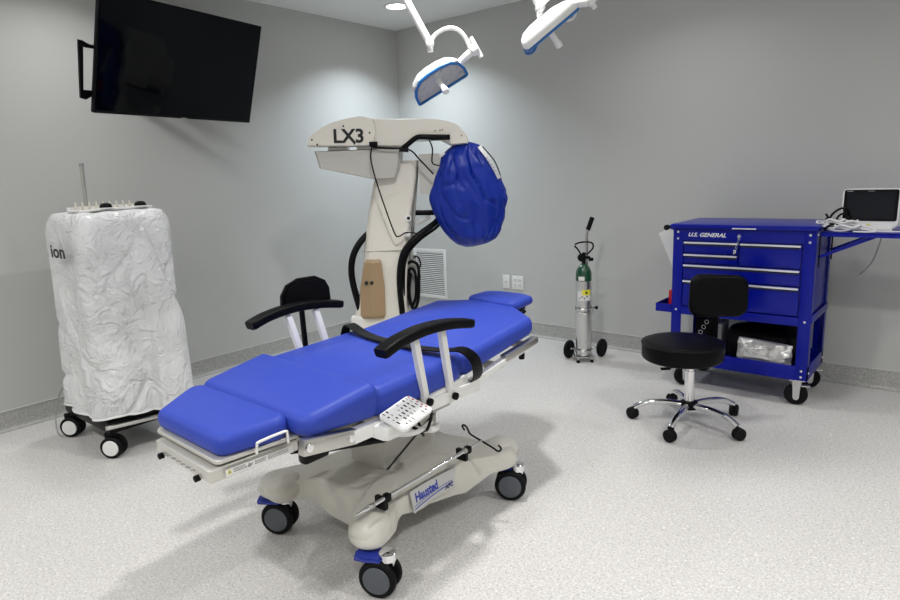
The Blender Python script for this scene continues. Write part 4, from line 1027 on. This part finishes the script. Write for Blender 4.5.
b = B(); box(b, (0, 0, 0), (.11, .16, .24), .012, Matrix.Translation((3.01, -.36, .2995)))
dk = thing('dark_case', 'dark box with white markings on the lower cart shelf behind the stool', 'box', (3.01, -.36, .18)); obj('case', b, 'blackp', dk, True)
b = B()
for k in range(3):
    c = V(2.992+.018*k, -.4415, .33+.035*((k*7) % 3)); n = 14
    tube(b, [c+V(math.cos(2*PI*j/n)*.012, 0, math.sin(2*PI*j/n)*.012) for j in range(n+1)], .002, 5)
obj('case_marking', b, 'inkwhite', dk, True)
b = B(); slab(b, [(3.075, -.44), (3.125, -.45), (3.125, -.30), (3.072, -.30)], lambda x, y: .40, lambda x, y: .182, .01, .006, .002); tag(obj('folded_drape', b, 'cableg'), 'grey folded pack standing between dark box and black bag', 'pack')

# monitor on the shelf
mo = thing('vital_signs_monitor', 'small white patient monitor with dark screen on the cart shelf', 'monitor', (3.850, -.40, 1.001), math.radians(-2))
b = B(); 
pf = rpoly([(-.131, .012), (.131, .012), (.131, .220), (-.131, .220)], .02, 0, 5)
MM = Matrix.Rotation(math.radians(90-6), 4, 'X')
prism(b, [(q.x, q.y) for q in pf], .035, MM @ Matrix.Translation((0, 0, -.0)), .006); prism(b, [(q.x*.8, q.y*.8+.02) for q in pf], .07, MM @ Matrix.Translation((0, 0, -.075)), .01)
box(b, (0, 0.01, .007), (.22, .12, .014), .004); obj('casing', b, 'whitep', mo)
b = B(); pb = rpoly([(-.124, .047), (.124, .047), (.124, .214), (-.124, .214)], .01, 0, 4); prism(b, [(q.x, q.y) for q in pb], .0015, MM @ Matrix.Translation((0, 0, .035))); obj('bezel', b, 'blackp', mo)
b = B(); prism(b, [(-.110, .058), (.110, .058), (.110, .198), (-.110, .198)], .001, MM @ Matrix.Translation((0, 0, .0368))); obj('screen', b, 'scr2', mo)
b = B(); box(b, (.0, .029, .037), (.016, .006, .001), 0, MM); obj('status_mark', b, 'yellow', mo)
b = B(); box(b, (-.098, .206, .037), (.028, .005, .001), 0, MM); box(b, (.0, .206, .037), (.03, .003, .001), 0, MM); obj('maker_mark', b, 'inkgrey', mo)
b = B(); random.seed(11)
for k in range(8):
    cx_, cy_, rr = 3.735+random.uniform(-.035, .05), -.50+random.uniform(-.03, .03), random.uniform(.035, .075); n = 18; zc = 1.010+.007*k
    P = [V(cx_+math.cos(2*PI*j/n+k)*rr*1.25, cy_+math.sin(2*PI*j/n+k)*rr*.6, zc+.006*math.sin(j*1.3+k)) for j in range(n+3)]
    tube(b, P, .0058, 7, 2)
tube(b, [(3.80, -.52, 1.03), (3.86, -.54, 1.012), (3.93, -.55, 1.008), (4.05, -.53, 1.007)], .004, 7, 4)
tube(b, [(3.79, -.50, 1.04), (3.85, -.52, 1.03), (3.90, -.55, 1.010), (3.86, -.57, 1.006), (3.80, -.565, 1.006)], .004, 7, 4)
tag(obj('white_cables', b, 'cablew'), 'tangled coil of white leads beside the monitor', 'cables')
b = B(); tube(b, [(3.67, -.50, 1.075), (3.655, -.50, 1.055), (3.672, -.50, 1.052), (3.685, -.48, 1.090), (3.72, -.47, 1.120), (3.745, -.46, 1.115), (3.755, -.44, 1.09), (3.77, -.43, 1.06)], .006, 8, 5)
tube(b, [(3.66, -.52, 1.095), (3.68, -.51, 1.06), (3.66, -.51, 1.05), (3.67, -.51, 1.04), (3.70, -.50, 1.045), (3.72, -.49, 1.085), (3.75, -.48, 1.098)], .0055, 8, 5)
tube(b, [(3.66, -.53, 1.012), (3.68, -.54, 1.03), (3.70, -.53, 1.04), (3.73, -.52, 1.03)], .006, 8, 5)
tag(obj('black_cables', b, 'blackp'), 'black leads looping up from the tangle beside the monitor', 'cables')
b = B(); tube(b, [(3.86, -.31, 1.01), (3.88, -.13, 1.00), (3.88, -.10, .93), (3.85, -.09, .80), (3.80, -.05, .72), (3.78, -.02, .70)], .004, 7, 5)
tag(obj('monitor_cord', b, 'cableg'), 'grey cord hanging down the wall behind the cart shelf', 'cord')
